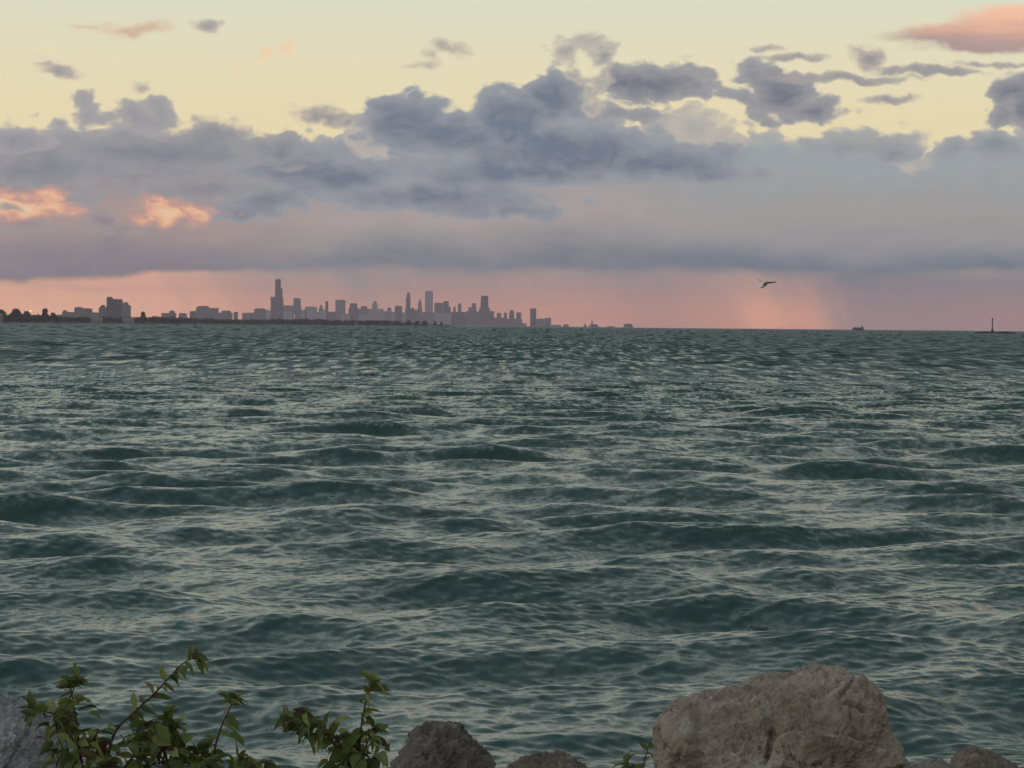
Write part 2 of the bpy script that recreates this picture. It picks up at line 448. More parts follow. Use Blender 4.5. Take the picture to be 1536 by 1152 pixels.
# ------------------------------------------------------------------ lake
def build_water():
    m, nb, b = material("lake_water")
    V, M = nb.vec, nb.math
    geo = nb.n.new("ShaderNodeNewGeometry")
    P = geo.outputs["Position"]
    att = nb.n.new("ShaderNodeAttribute"); att.attribute_name = "wave_normal"
    r1 = nb.noise(V("MULTIPLY", P, (1, 0.8, 0)), 3.6, 2, 0.6)[1]
    r2 = nb.noise(V("MULTIPLY", P, (1, 0.7, 0)), 0.75, 3, 0.55)[1]
    gust = nb.noise(V("MULTIPLY", P, (0.6, 0.16, 0)), 0.05, 3, 0.5)[0]
    sa = V("MULTIPLY", V("SUBTRACT", r1, (0.5, 0.5, 0.5)), (0.56, 0.66, 0))
    sb = V("MULTIPLY", V("SUBTRACT", r2, (0.5, 0.5, 0.5)), (0.40, 0.50, 0))
    r3 = nb.noise(V("MULTIPLY", P, (1, 0.9, 0)), 11.0, 3, 0.6)[1]
    sc_ = V("MULTIPLY", V("SUBTRACT", r3, (0.5, 0.5, 0.5)), (0.40, 0.50, 0))
    sa = V("SCALE", sa, scale=nb.smooth(V("LENGTH", P), 35, 130, 1.0, 2.1))
    s = V("SCALE", V("ADD", V("ADD", sa, sb), sc_), scale=nb.smooth(gust, 0.3, 0.7, 0.75, 1.25))
    n = V("ADD", att.outputs["Vector"], s)
    # far out only the faces leaning towards the shore are met by the eye: the sea there is steeper than it is deep
    nx, ny, nz_ = nb.sep(n)
    dist = V("LENGTH", P)
    far = nb.smooth(dist, 35, 190)
    ny = M("ADD", ny, nb.smooth(dist, 18, 70, -0.045, -0.06))
    lim = M("MULTIPLY", nz_, M("DIVIDE", 1.4, dist))
    ny = M("MINIMUM", ny, M("MULTIPLY_ADD", ny, -0.55, M("MULTIPLY", lim, 1.55)))      # no facet is met that leans away past the sight line
    squall = nb.noise(V("MULTIPLY", P, (0.85, 0.05, 0)), 1.0, 3, 0.6)[0]
    squall = nb.smooth(squall, 0.34, 0.66, 0.1, 1.65)
    lean = M("MULTIPLY_ADD", M("ABSOLUTE", ny), -1.35, M("MULTIPLY", squall, nb.smooth(dist, 30, 380, -0.05, -0.33)))
    ny = M("ADD", M("MULTIPLY", lean, far), M("MULTIPLY", ny, M("SUBTRACT", 1.0, far)))
    n = V("NORMALIZE", nb.xyz(nx, ny, nz_))
    foam = nb.n.new("ShaderNodeAttribute"); foam.attribute_name = "foam"
    fn = nb.noise(P, 6.0, 5, 0.7)[0]
    fm = nb.smooth(M("MULTIPLY_ADD", M("SUBTRACT", fn, 0.5), 1.6, foam.outputs["Fac"]), 0.45, 1.1, 0.0, 0.5)
    bc = nb.mix(gust, (0.021, 0.054, 0.051, 1), (0.031, 0.071, 0.067, 1))
    nb.put(b.inputs["Base Color"], nb.mix(fm, bc, (0.5, 0.52, 0.5, 1)))
    nb.put(b.inputs["Roughness"], nb.mix(fm, (0.17,) * 3 + (1,), (0.6,) * 3 + (1,)))
    b.inputs["IOR"].default_value = 1.333
    b.inputs["Specular IOR Level"].default_value = 0.40
    nb.put(b.inputs["Normal"], n)

    h = CAM_H
    dth = 0.00023
    th = np.arange(3.5 / 26600, 0.27, dth)[::-1]
    th[-1] = 3.5 / 26600
    r = h / th
    inner = np.arange(-0.26, 0.26, 0.00055)
    outer = 0.26 + np.cumsum(np.geomspace(0.0007, 0.16, 40))
    outer = outer[outer < 1.75]
    ang = np.concatenate([-outer[::-1], inner, outer])
    nr, na = len(r), len(ang)
    R, A = np.meshgrid(r, ang, indexing="ij")
    x = (R * np.sin(A)).ravel().astype(np.float64)
    y = (R * np.cos(A)).ravel().astype(np.float64)
    dr = (R * R * dth / h).ravel()
    z = np.zeros_like(x); ox = np.zeros_like(x); oy = np.zeros_like(x)
    sx = np.zeros_like(x); sy = np.zeros_like(x); jz = np.zeros_like(x)
    N = 230
    lam = np.exp(np.linspace(math.log(0.16), math.log(8.5), N)) * rng.uniform(0.97, 1.03, N)
    lp = 3.8
    amp = lam * (0.78 * np.exp(-(np.log(lam / lp) / 0.44) ** 2) + 0.55 * np.exp(-(lam / 2.3) ** 2) * np.clip(0.42 + 0.42 * np.abs(np.log(lam / 0.6)), 0.42, 1))
    amp *= rng.uniform(0.6, 1.4, N)
    amp *= 0.108 / math.sqrt((amp ** 2).sum() / 2)
    head = math.radians(-90 + 14)
    spread = np.where(lam > 2.5, 0.48, 0.72)
    dirs = head + rng.normal(0, 1, N) * spread
    ph = rng.uniform(0, 2 * math.pi, N)
    for L, a, d, p in zip(lam, amp, dirs, ph):
        k = 2 * math.pi / L
        cx, cy = math.cos(d), math.sin(d)
        t = k * (cx * x + cy * y) + p
        s, c = np.sin(t), np.cos(t)
        w = np.clip((L / dr - 1.6) / 2.5, 0.0, 1.0) if L < 2.2 else np.clip((L / dr - 1.6) / 2.5, 0.55, 1.0)
        q, be = (0.72, 0.42) if L > 1.8 else (0.42, 0.12)
        z += w * a * c
        ox += w * a * cx * (be * c - q * s)
        oy += w * a * cy * (be * c - q * s)
        wn = np.clip(L / dr / 2.2, 0.0, 1.0) ** 1.5 if L < 2.2 else 1.0
        sx += wn * k * a * cx * s            # = -dz/dx
        sy += wn * k * a * cy * s
        jz += wn * k * a * (q * c + be * s)
    # shallow calming towards the far limit so the horizon stays a line
    fade = np.clip(500.0 / np.maximum(np.hypot(x, y), 1), 0.02, 1)
    Vv = np.stack([x + ox * fade, y + oy * fade, z * fade], -1)
    nz = np.clip(1 - jz, 0.35, 2)
    sy2 = sy
    Nn = np.stack([sx, sy2, nz], -1)
    Nn /= np.linalg.norm(Nn, axis=1)[:, None]
    fo = np.clip((jz - 0.30) / 0.35, 0, 1)
    o = grid_mesh("water", Vv, na, nr, m)
    at1 = o.data.attributes.new("wave_normal", "FLOAT_VECTOR", "POINT")
    at1.data.foreach_set("vector", Nn.astype(np.float32).ravel())
    at2 = o.data.attributes.new("foam", "FLOAT", "POINT")
    at2.data.foreach_set("value", fo.astype(np.float32))
    o.data.update()
    if o.data.polygons[0].normal.z < 0:
        o.data.flip_normals()
    tag(o, kind="structure", label="choppy dark green lake running out to the horizon")


build_water()


# ------------------------------------------------------------------ near shore
def stone_mat(name, c1, c2, c3, scale=1.0):
    m, nb, b = material(name)
    tc = nb.n.new("ShaderNodeTexCoord"); P = tc.outputs["Object"]
    big, _ = nb.noise(P, 2.2 * scale, 5, 0.6, 0.6)
    mid, _ = nb.noise(P, 11 * scale, 6, 0.68, 0.3)
    fin, _ = nb.noise(P, 60 * scale, 4, 0.7)
    c = nb.ramp(big, [(0.36, c1), (0.52, c2), (0.66, c3)])
    c = nb.mix(nb.smooth(mid, 0.42, 0.30, 0, 0.55), c, tuple(v * 0.45 for v in c1[:3]) + (1,))
    c = nb.mix(nb.smooth(mid, 0.56, 0.72, 0, 0.5), c, tuple(min(1, v * 1.5) for v in c3[:3]) + (1,))
    c = nb.mix(nb.smooth(fin, 0.55, 0.72, 0, 0.4), c, tuple(min(1, v * 1.7) for v in c2[:3]) + (1,))
    c = nb.mix(nb.smooth(fin, 0.44, 0.30, 0, 0.5), c, tuple(v * 0.5 for v in c2[:3]) + (1,))
    nb.put(b.inputs["Base Color"], c)
    b.inputs["Roughness"].default_value = 0.9
    b.inputs["Specular IOR Level"].default_value = 0.2
    hgt = nb.math("ADD", nb.math("MULTIPLY", mid, 0.7), nb.math("MULTIPLY", fin, 0.3))
    bn = nb.n.new("ShaderNodeBump"); bn.inputs["Strength"].default_value = 1.0; bn.inputs["Distance"].default_value = 0.02
    nb.put(bn.inputs["Height"], hgt); nb.put(b.inputs["Normal"], bn.outputs[0])
    return m


def ground_z(y):
    return float(np.interp(y, [-4000, -6, 5, 9, 13, 16.5, 24, 40], [6.0, 1.95, 1.75, 1.35, 0.72, -0.15, -1.6, -4.0]))


def build_ground():
    m = stone_mat("shore_gravel", lin(80, 75, 70), lin(112, 104, 96), lin(140, 132, 122), 1.6)
    xs = np.concatenate([np.linspace(-3000, -30, 30), np.linspace(-25, -9, 40), np.linspace(-8.95, 8.95, 300)[0:300], np.linspace(9, 25, 40), np.linspace(30, 3000, 30)])
    ys = np.concatenate([np.linspace(-3000, -8, 30), np.linspace(-6, 3, 40), np.linspace(3.05, 18, 250), np.linspace(18.2, 40, 60)])
    Yg, Xg = np.meshgrid(ys, xs, indexing="ij")
    P = np.stack([Xg.ravel(), Yg.ravel(), np.zeros(Xg.size)], -1)
    z = np.array([ground_z(v) for v in ys])[:, None].repeat(len(xs), 1).ravel()
    z += 0.07 * fbm(P * 1.1, 4)
    c1, c2, cv = cells(P * np.array((3.2, 3.2, 1.0)))
    z += (0.05 + 0.10 * cv) * np.clip((c2 - c1) * 1.6, 0, 0.8) * (np.abs(P[:, 0]) < 24)
    P[:, 2] = z
    o = grid_mesh("shore_ground", P, len(xs), len(ys), m)
    tag(o, kind="structure", label="stony bank sloping down to the lake")


build_ground()


def boulder(name, label, D, outline, thick, mat, seed, ns=420, nphi=200, p=3.2, lean=0.25, rough=1.0, cracks=(), holes=(), pin=(0, 0, 1.0), group="rocks on the bank", cut=()):
    """Stone grown from its outline (photo pixels taken out to D metres, then rounded off in depth)."""
    pts = np.array([at(pin[0] + (px - pin[0]) * pin[2], pin[1] + (py - pin[1]) * pin[2], D) for px, py in outline])
    n = len(pts)
    # smooth closed outline by arc length
    seg = np.linalg.norm(np.roll(pts, -1, 0) - pts, axis=1)
    t = np.concatenate([[0], np.cumsum(seg)])
    s = np.linspace(0, t[-1], ns, endpoint=False)
    cl = np.vstack([pts, pts[:1]])
    ox = np.interp(s, t, cl[:, 0]); oz = np.interp(s, t, cl[:, 2])
    kern = np.exp(-np.linspace(-2, 2, 9) ** 2); kern /= kern.sum()
    sm = lambda a: np.convolve(np.concatenate([a[-4:], a, a[:4]]), kern, "valid")
    ox, oz = sm(ox), sm(oz)
    cx, cz = ox.mean(), (oz.min() + oz.max()) / 2
    phi = np.linspace(0.0, math.pi, nphi)
    # even spacing across the face and round the edge
    g = np.sin(phi) ** (2 / p)
    yv = -np.sign(np.cos(phi)) * np.abs(np.cos(phi)) ** (2 / p)
    arc = np.concatenate([[0], np.cumsum(np.hypot(np.diff(g), np.diff(yv)))])
    fi = np.interp(np.linspace(0, arc[-1], nphi), arc, phi)
    g = np.sin(fi) ** (2 / p); yv = -np.sign(np.cos(fi)) * np.abs(np.cos(fi)) ** (2 / p)
    g = np.clip(g, 0.002, 1)
    X = cx + (ox - cx)[None, :] * g[:, None]
    Z = cz + (oz - cz)[None, :] * g[:, None]
    Yy = D + thick * yv[:, None] + lean * (Z - cz) * (yv[:, None] < 2)
    P = np.stack([X.ravel(), Yy.ravel(), Z.ravel()], -1)

    def normals(P):
        G = P.reshape(nphi, ns, 3)
        du = np.roll(G, -1, 1) - np.roll(G, 1, 1)
        dv = np.gradient(G, axis=0)
        N = np.cross(du, dv).reshape(-1, 3)
        N /= np.maximum(np.linalg.norm(N, axis=1)[:, None], 1e-9)
        out = P - np.array((cx, D, cz))
        if (N * out).sum() < 0: N = -N
        return N
    size = max(np.ptp(ox), np.ptp(oz))
    N = normals(P)
    Q = P + seed * 3.7
    fr = 1.0 / size
    edge = np.clip(np.hypot((P[:, 0] - cx), (P[:, 2] - cz)) / size, 0, 1)
    d1, d2, val = cells(Q * 4.2 * fr)
    disp = size * rough * (0.085 * (val - 0.5) * np.clip((d2 - d1) * 2.2, 0, 1) + 0.05 * fbm(Q * 2.3 * fr, 2))
    P = P + N * disp[:, None] * np.array((0.3, 1.25, 0.3))      # broad facets go in depth, the outline keeps its shape
    N = normals(P)
    Q = P + seed * 3.7
    d1, d2, val = cells(Q * 11 * fr)
    disp = size * rough * (0.030 * fbm(Q * 8 * fr, 5, 0.66) + 0.016 * fbm(Q * 22 * fr, 3, 0.55, True) + 0.010 * (val - 0.5) * np.clip((d2 - d1) * 3, 0, 1))
    flute = Q * np.array((9.0, 6.0, 2.2)) * fr
    disp += size * rough * 0.020 * (fbm(flute, 4, 0.55, True) - 0.1)
    pit = fbm(Q * 34 * fr, 2)
    disp -= size * rough * 0.012 * np.clip(pit - 0.18, 0, 0.4) / 0.4
    # cracks and hollows
    ux, uy = px_of(P)
    frontal = np.clip(-N[:, 1] * 2 + 0.8, 0, 1)
    m_px = D / F
    wob = 2.0 * fbm(Q * 20 * fr, 3)
    for poly, width, depth in cracks:
        dd = np.full(len(P), 1e9)
        for (x0, y0), (x1, y1) in zip(poly[:-1], poly[1:]):
            vx, vy = x1 - x0, y1 - y0
            tt = np.clip(((ux - x0) * vx + (uy - y0) * vy) / (vx * vx + vy * vy), 0, 1)
            dd = np.minimum(dd, np.hypot(ux - x0 - tt * vx, uy - y0 - tt * vy))
        dd = dd + wob
        disp -= frontal * depth * m_px * np.exp(-(np.maximum(dd, 0) / width) ** 2)
    for poly, depth, soft in holes:
        dmin = np.full(len(P), 1e9); inside = np.zeros(len(P), bool)
        for (x0, y0), (x1, y1) in zip(poly, poly[1:] + poly[:1]):
            vx, vy = x1 - x0, y1 - y0
            tt = np.clip(((ux - x0) * vx + (uy - y0) * vy) / (vx * vx + vy * vy), 0, 1)
            dmin = np.minimum(dmin, np.hypot(ux - x0 - tt * vx, uy - y0 - tt * vy))
            cr = ((y0 > uy) != (y1 > uy)) & (ux < vx * (uy - y0) / (vy if vy else 1e-9) + x0)
            inside ^= cr
        sd = np.where(inside, dmin, -dmin) + wob * 0.8
        disp -= frontal * depth * m_px * np.clip(sd / soft, 0, 1)
    P = P + N * disp[:, None]
    # bed the foot of the stone in the bank
    zc, zm, foot = at(cx, 1172, D).z, P[:, 2].min(), ground_z(D + thick) - 0.28
    k = max(1.0, (zc - foot) / max(zc - zm, 0.05))
    P[:, 2] = np.where(P[:, 2] < zc, zc - (zc - P[:, 2]) * k, P[:, 2])
    loc = np.array((cx, D, P[:, 2].min()))
    o = grid_mesh(name, P - loc, ns, nphi, mat, wrap_u=True)
    o.location = loc
    bm = bmesh.new(); bm.from_mesh(o.data)
    bmesh.ops.remove_doubles(bm, verts=bm.verts, dist=1e-5)
    bmesh.ops.holes_fill(bm, edges=bm.edges, sides=0)
    bmesh.ops.recalc_face_normals(bm, faces=bm.faces)
    for fce in bm.faces: fce.smooth = True
    bm.to_mesh(o.data); bm.free()
    tag(o, label, "rock", group)
    return o


tan = stone_mat("tan_limestone", lin(112, 96, 87), lin(142, 127, 118), lin(163, 152, 144))
dark = stone_mat("dark_stone", lin(72, 66, 65), lin(108, 100, 97), lin(136, 128, 125), 1.2)
brown = stone_mat("brown_stone", lin(88, 76, 70), lin(118, 105, 96), lin(140, 128, 119), 1.3)
grey = stone_mat("violet_grey_stone", lin(112, 110, 115), lin(142, 140, 144), lin(162, 160, 163))

boulder("boulder", "largest tan limestone boulder with a cracked notch near its top right", 11.0,
        [(972, 1270), (976, 1160), (980, 1120), (984, 1085), (996, 1068), (1020, 1058), (1060, 1050), (1100, 1042), (1140, 1032), (1180, 1022), (1215, 1014), (1240, 1008), (1268, 1012), (1290, 1013), (1310, 1028),
         (1324, 1048), (1327, 1070), (1336, 1090), (1350, 1112), (1354, 1130), (1362, 1150), (1385, 1200), (1400, 1270), (1180, 1300)], 0.55, tan, 1, 760, 440, 3.4, 0.30, 0.9, pin=(1172, 1215, 0.958),
        cracks=[([(1232, 1002), (1240, 1016), (1246, 1030)], 3.5, 4), ([(1288, 1018), (1275, 1034), (1256, 1052)], 3, 10), ([(1266, 1072), (1270, 1092), (1275, 1108)], 1.8, 12),
                ([(1276, 1108), (1300, 1122), (1330, 1140), (1350, 1160)], 2.6, 16), ([(1160, 1080), (1155, 1110), (1150, 1150)], 5, 4), ([(1050, 1065), (1048, 1110), (1046, 1152)], 5, 3.5),
                ([(1165, 1075), (1200, 1058), (1240, 1056)], 3, 3.5), ([(1225, 1110), (1250, 1106), (1276, 1112)], 2.5, 4)],
        holes=[([(1253, 1056), (1280, 1053), (1303, 1060), (1302, 1078), (1292, 1076), (1276, 1064)], 52, 5), ([(1288, 1118), (1306, 1124), (1314, 1134), (1298, 1128)], 30, 3), ([(1138, 1055), (1142, 1054), (1142, 1059), (1139, 1060)], 14, 2),
               ([(1140, 1170), (1160, 1118), (1200, 1102), (1245, 1104), (1280, 1116), (1330, 1145), (1350, 1180)], -26, 9), ([(1158, 1180), (1166, 1088), (1196, 1064), (1250, 1058), (1276, 1070), (1276, 1112), (1350, 1170)], -20, 8),
               ([(1000, 1180), (1000, 1070), (1046, 1056), (1050, 1180)], -12, 10), ([(1240, 1050), (1262, 1030), (1290, 1016), (1322, 1040), (1324, 1060), (1290, 1052)], -9, 8)])
boulder("boulder", "dark rounded rock just right of the leafy shrubs", 12.0,
        [(560, 1260), (580, 1165), (592, 1140), (610, 1112), (622, 1092), (645, 1086), (670, 1088), (690, 1094), (708, 1108), (722, 1126), (740, 1145), (760, 1180), (775, 1260)], 0.36, dark, 2, 420, 220, 2.6, 0.3, 1.5, pin=(665, 1260, 0.95),
        cracks=[([(640, 1100), (632, 1125), (640, 1150)], 6, 5), ([(690, 1096), (705, 1130), (720, 1150)], 4, 4)])
boulder("boulder", "low brown rock between the dark rounded rock and the largest boulder", 12.3,
        [(735, 1260), (752, 1160), (772, 1142), (790, 1134), (815, 1131), (842, 1130), (860, 1134), (876, 1146), (890, 1165), (905, 1260)], 0.30, brown, 3, 320, 180, 2.8, 0.2, 1.5, pin=(820, 1260, 0.94))
boulder("boulder", "violet grey rock behind the leaves in the bottom left corner", 9.6,
        [(-120, 1260), (-110, 1090), (-60, 1056), (-10, 1052), (30, 1058), (50, 1075), (70, 1092), (84, 1118), (92, 1150), (110, 1260)], 0.34, grey, 4, 460, 240, 2.8, 0.3, 1.5, pin=(0, 1260, 0.96),
        cracks=[([(40, 1100), (20, 1130), (10, 1152)], 3, 7), ([(0, 1080), (30, 1095), (60, 1125)], 4, 4)])
boulder("boulder", "small brown rock at the right edge beyond the largest boulder", 13.0,
        [(1420, 1230), (1432, 1150), (1442, 1133), (1462, 1127), (1482, 1131), (1505, 1138), (1524, 1150), (1545, 1175), (1555, 1230)], 0.26, brown, 5, 300, 140, 2.8, 0.2, 1.0)
boulder("boulder", "half hidden dark rock tip beside the right foot of the largest boulder", 12.6,
        [(1350, 1230), (1372, 1155), (1396, 1147), (1418, 1146), (1436, 1156), (1450, 1230)], 0.22, dark, 6, 260, 120, 2.8, 0.2, 1.0)


# ------------------------------------------------------------------ shrubs
def leaf_mat(name, tip):
    m, nb, b = material(name)
    a = nb.n.new("ShaderNodeAttribute"); a.attribute_name = "tint"; a.attribute_type = "GEOMETRY"
    tc = nb.n.new("ShaderNodeTexCoord")
    f, _ = nb.noise(tc.outputs["Object"], 60, 3, 0.6)
    c = nb.mix(nb.math("MULTIPLY", f, 0.5), a.outputs["Color"], tip)
    nb.put(b.inputs["Base Color"], c)
    b.inputs["Roughness"].default_value = 0.55
    b.inputs["Specular IOR Level"].default_value = 0.25
    tr = nb.n.new("ShaderNodeBsdfTranslucent"); nb.put(tr.inputs[0], c)
    ms = nb.n.new("ShaderNodeMixShader"); ms.inputs[0].default_value = 0.22
    nb.l.new(b.outputs[0], ms.inputs[1]); nb.l.new(tr.outputs[0], ms.inputs[2])
    nb.l.new(ms.outputs[0], nb.n["Material Output"].inputs["Surface"])
    return m


LEAF = leaf_mat("shrub_leaf", (0.055, 0.065, 0.022, 1))
STEM = simple("shrub_stem", lin(74, 58, 46), 0.8, 0.3, 40)


class Leaves:
    def __init__(self):
        self.v, self.f, self.c = [], [], []

    def add(self, base, direc, L, W, droop, roll, col, fold=0.35, bend=0.0):
        d = direc.normalized()
        side = d.cross(Vector((0, 0, 1)))
        if side.length < 1e-3: side = Vector((1, 0, 0))
        side.normalize()
        side = Matrix.Rotation(roll, 3, d) @ side
        nrm = side.cross(d).normalized()
        i0 = len(self.v)
        K = 9
        pos = Vector(base); cur = d.copy()
        step = L / (K - 1)
        for i in range(K):
            t = i / (K - 1)
            w = W * 0.5 * (math.sin(math.pi * min(1, t ** 0.72)) ** 0.9) * (1 - 0.35 * t) + 0.0006 * (1 - t)
            if t < 0.10: w = 0.0012
            wav = 0.12 * W * math.sin(t * 9 + roll * 3)
            up_ = nrm * (fold * w)
            self.v += [pos - side * w + up_ + nrm * wav * 0.5, pos - side * w * 0.5 + up_ * 0.35, pos.copy(), pos + side * w * 0.5 + up_ * 0.35, pos + side * w + up_ - nrm * wav * 0.5]
            cur = (Matrix.Rotation(bend / K, 3, nrm) @ cur)
            cur = (cur + Vector((0, 0, -droop / K))).normalized()
            nrm = (nrm - cur * nrm.dot(cur)).normalized()
            pos = pos + cur * step
        for i in range(K - 1):
            for j in range(4):
                a = i0 + i * 5 + j
                self.f.append((a, a + 1, a + 6, a + 5))
                self.c.append(col)

    def build(self, name, parent, origin):
        o = link_mesh(name, [v - origin for v in self.v], self.f, LEAF, parent, True)
        ca = o.data.color_attributes.new("tint", "FLOAT_COLOR", "CORNER")
        ca.data.foreach_set("color", [x for c in self.c for _ in range(4) for x in (*c, 1)])
        return o


def tube(pts, r0, r1, n=7):
    v, f = [], []
    K = len(pts)
    for i, p in enumerate(pts):
        t = (pts[min(i + 1, K - 1)] - pts[max(i - 1, 0)]).normalized()
        a = t.cross(Vector((0.3, 1, 0.1))).normalized(); b = t.cross(a)
        r = r0 + (r1 - r0) * i / (K - 1)
        for j in range(n):
            th = 2 * math.pi * j / n
            v.append(p + a * (r * math.cos(th)) + b * (r * math.sin(th)))
    for i in range(K - 1):
        for j in range(n):
            f.append((i * n + j, i * n + (j + 1) % n, (i + 1) * n + (j + 1) % n, (i + 1) * n + j))
    v.append(pts[-1] + (pts[-1] - pts[-2]).normalized() * r1); k = len(v) - 1
    for j in range(n): f.append(((K - 1) * n + j, (K - 1) * n + (j + 1) % n, k))
    return v, f


def spline(pts, n=14):
    P = [pts[0] + (pts[0] - pts[1])] + list(pts) + [pts[-1] + (pts[-1] - pts[-2])]
    out = []
    for i in range(1, len(P) - 2):
        for k in range(n):
            t = k / n
            p0, p1, p2, p3 = P[i - 1], P[i], P[i + 1], P[i + 2]
            out.append(0.5 * ((2 * p1) + (p2 - p0) * t + (2 * p0 - 5 * p1 + 4 * p2 - p3) * t * t + (3 * p1 - p0 - 3 * p2 + p3) * t ** 3))
    out.append(pts[-1])
    return out


GREENS = [(0.24, 0.26, 0.09), (0.14, 0.18, 0.05), (0.10, 0.135, 0.044), (0.18, 0.225, 0.062), (0.16, 0.195, 0.075), (0.22, 0.25, 0.075), (0.09, 0.12, 0.05), (0.14, 0.11, 0.06)]
BROWNS = [(0.10, 0.045, 0.030), (0.075, 0.05, 0.03)]


def shrub(label, root_px, D, stems, mass, named=(), seed=0, tips=8):
    """stems: photo-pixel polylines with a depth offset; mass: (x, y, rx, ry, count) leafy patches below the shoots"""
    R = random.Random(seed)
    root = at(root_px[0], root_px[1], D)
    root.z = ground_z(D) - 0.02
    e = empty("leafy_shrub", root)
    tag(e, label, "shrub", "shrubs on the bank")
    lv = Leaves()
    pxm = D / F
    for si, (poly, dy, dens) in enumerate(stems):
        pts = [at(px, py, D + dy * (1 - 0.4 * i / len(poly))) for i, (px, py) in enumerate(poly)]
        first = root + Vector((R.uniform(-.03, .03), R.uniform(-.03, .03), 0))
        mid = first.lerp(pts[0], 0.55) + Vector((0.02, 0, 0.04))
        line = spline([first, mid] + pts, 12)
        v, f = tube(line, 0.0055, 0.0016)
        o = link_mesh("stem", [p - root for p in v], f, STEM, e, True)
        k0 = int(len(line) * 2 / (len(poly) + 1))
        acc = R.random()
        for i in range(k0, len(line) - 1):
            t = (i - k0) / max(1, len(line) - 1 - k0)
            acc += (line[i + 1] - line[i]).length / pxm / 8.5 * dens
            while acc > 1:
                acc -= 1
                tan_ = (line[i + 1] - line[i]).normalized()
                a = R.uniform(0, 2 * math.pi)
                rad = (Matrix.Rotation(a, 3, tan_) @ tan_.orthogonal()).normalized()
                rad.y *= 0.75
                d = tan_ * R.uniform(0.0, 0.7) + rad * 1.0 + Vector((0, 0, R.uniform(-0.25, 0.3)))
                L = R.uniform(22, 38) * pxm
                lv.add(line[i], d, L, L * R.uniform(0.36, 0.54), R.uniform(0.2, 1.6), R.uniform(-1.3, 1.3), R.choice(GREENS), R.uniform(0.2, 0.7), R.uniform(-0.7, 0.7))
        tan_ = (line[-1] - line[-3]).normalized()
        for q in range(tips):
            a = q * 2.4 + R.random()
            rad = (Matrix.Rotation(a, 3, tan_) @ tan_.orthogonal()).normalized()
            rad.y *= 0.7
            d = tan_ * R.uniform(0.3, 1.1) + rad
            L = R.uniform(20, 36) * pxm
            lv.add(line[-1] - tan_ * R.uniform(0, 14) * pxm, d, L, L * R.uniform(0.36, 0.52), R.uniform(0.1, 1.4), R.uniform(-1.3, 1.3), R.choice(GREENS[:5]), R.uniform(0.3, 0.8), R.uniform(-0.8, 0.8))
    for (x, y, rx, ry, cnt) in mass:
        for q in range(int(cnt * 1.45)):
            a = R.uniform(0, 2 * math.pi); rr = math.sqrt(R.random())
            b = at(x + rx * rr * math.cos(a), y + ry * rr * math.sin(a), D + R.uniform(-0.12, 0.12))
            d = Vector((R.uniform(-1, 1), R.uniform(-0.8, 0.5), R.uniform(-0.7, 0.6)))
            L = R.uniform(22, 38) * pxm
            col = R.choice(GREENS) if R.random() > 0.10 else R.choice(BROWNS)
            lv.add(b, d, L, L * R.uniform(0.44, 0.62), R.uniform(0.3, 1.6), R.uniform(-1.4, 1.4), col, R.uniform(0.2, 0.7), R.uniform(-0.6, 0.6))
            if R.random() < 0.22:      # twig that carries it
                w = at(x + rx * 0.3 * R.uniform(-1, 1), y + ry * 1.6, D)
                tv, tf = tube(spline([w, w.lerp(b, 0.5) + Vector((0, 0, 0.01)), b], 4), 0.0022, 0.0012, 5)
                link_mesh("twig", [p - root for p in tv], tf, STEM, e, True)
    lv.build("foliage", e, root)
    for nm, lab, items in named:
        g = Leaves()
        for (px, py, dx, dz, Lp, wd, col, dr, bd) in items:
            g.add(at(px, py, D - 0.1), Vector((dx, -0.25, dz)), Lp * pxm, Lp * pxm * wd, dr, 0.5, col, 0.4, bd)
        o = g.build(nm, e, root); o["label"] = lab
    return e


shrub("broad leafy shrub in front of the violet grey rock at far left", (150, 1500), 8.0,
      [([(160, 1160), (172, 1100), (205, 1065), (232, 1040), (254, 1016), (276, 994), (296, 986)], 0.0, 1.25),
       ([(112, 1160), (118, 1110), (112, 1065), (104, 1022)], 0.08, 0.9),
       ([(112, 1100), (90, 1075), (62, 1066), (44, 1062)], -0.05, 0.9),
       ([(112, 1090), (100, 1062), (108, 1040), (116, 1018)], 0.1, 0.6),
       ([(250, 1180), (262, 1130), (262, 1095), (250, 1068)], 0.1, 1.0),
       ([(180, 1170), (215, 1120), (240, 1105), (262, 1092)], 0.0, 1.2)],
      [(95, 1075, 42, 20, 16), (110, 1120, 40, 34, 30), (150, 1146, 50, 16, 18), (235, 1105, 52, 26, 34), (255, 1140, 60, 16, 22)],
      [("withered_leaf", "curled reddish brown leaf", [(152, 1138, -0.2, 1.0, 50, 0.42, (0.085, 0.026, 0.016), 1.6, 0.9), (160, 1150, 0.5, 0.7, 34, 0.5, (0.06, 0.026, 0.015), 0.9, -0.4), (140, 1120, 0.0, 1.0, 26, 0.3, (0.07, 0.03, 0.018), 0.8, 0.6)])], 3)
shrub("slender shrub with an upright shoot left of the drooping leafy one", (318, 1500), 8.2,
      [([(320, 1165), (322, 1125), (332, 1090), (344, 1064), (350, 1048)], 0.0, 0.75),
       ([(318, 1165), (300, 1140), (296, 1120)], -0.05, 0.8)],
      [(312, 1142, 44, 18, 18), (368, 1142, 34, 14, 16), (405, 1150, 20, 8, 5)],
      [("yellowed_leaf", "yellowish green leaf", [(344, 1102, 1.0, -0.1, 30, 0.62, (0.12, 0.15, 0.03), 1.6, 0.5)])], 5)
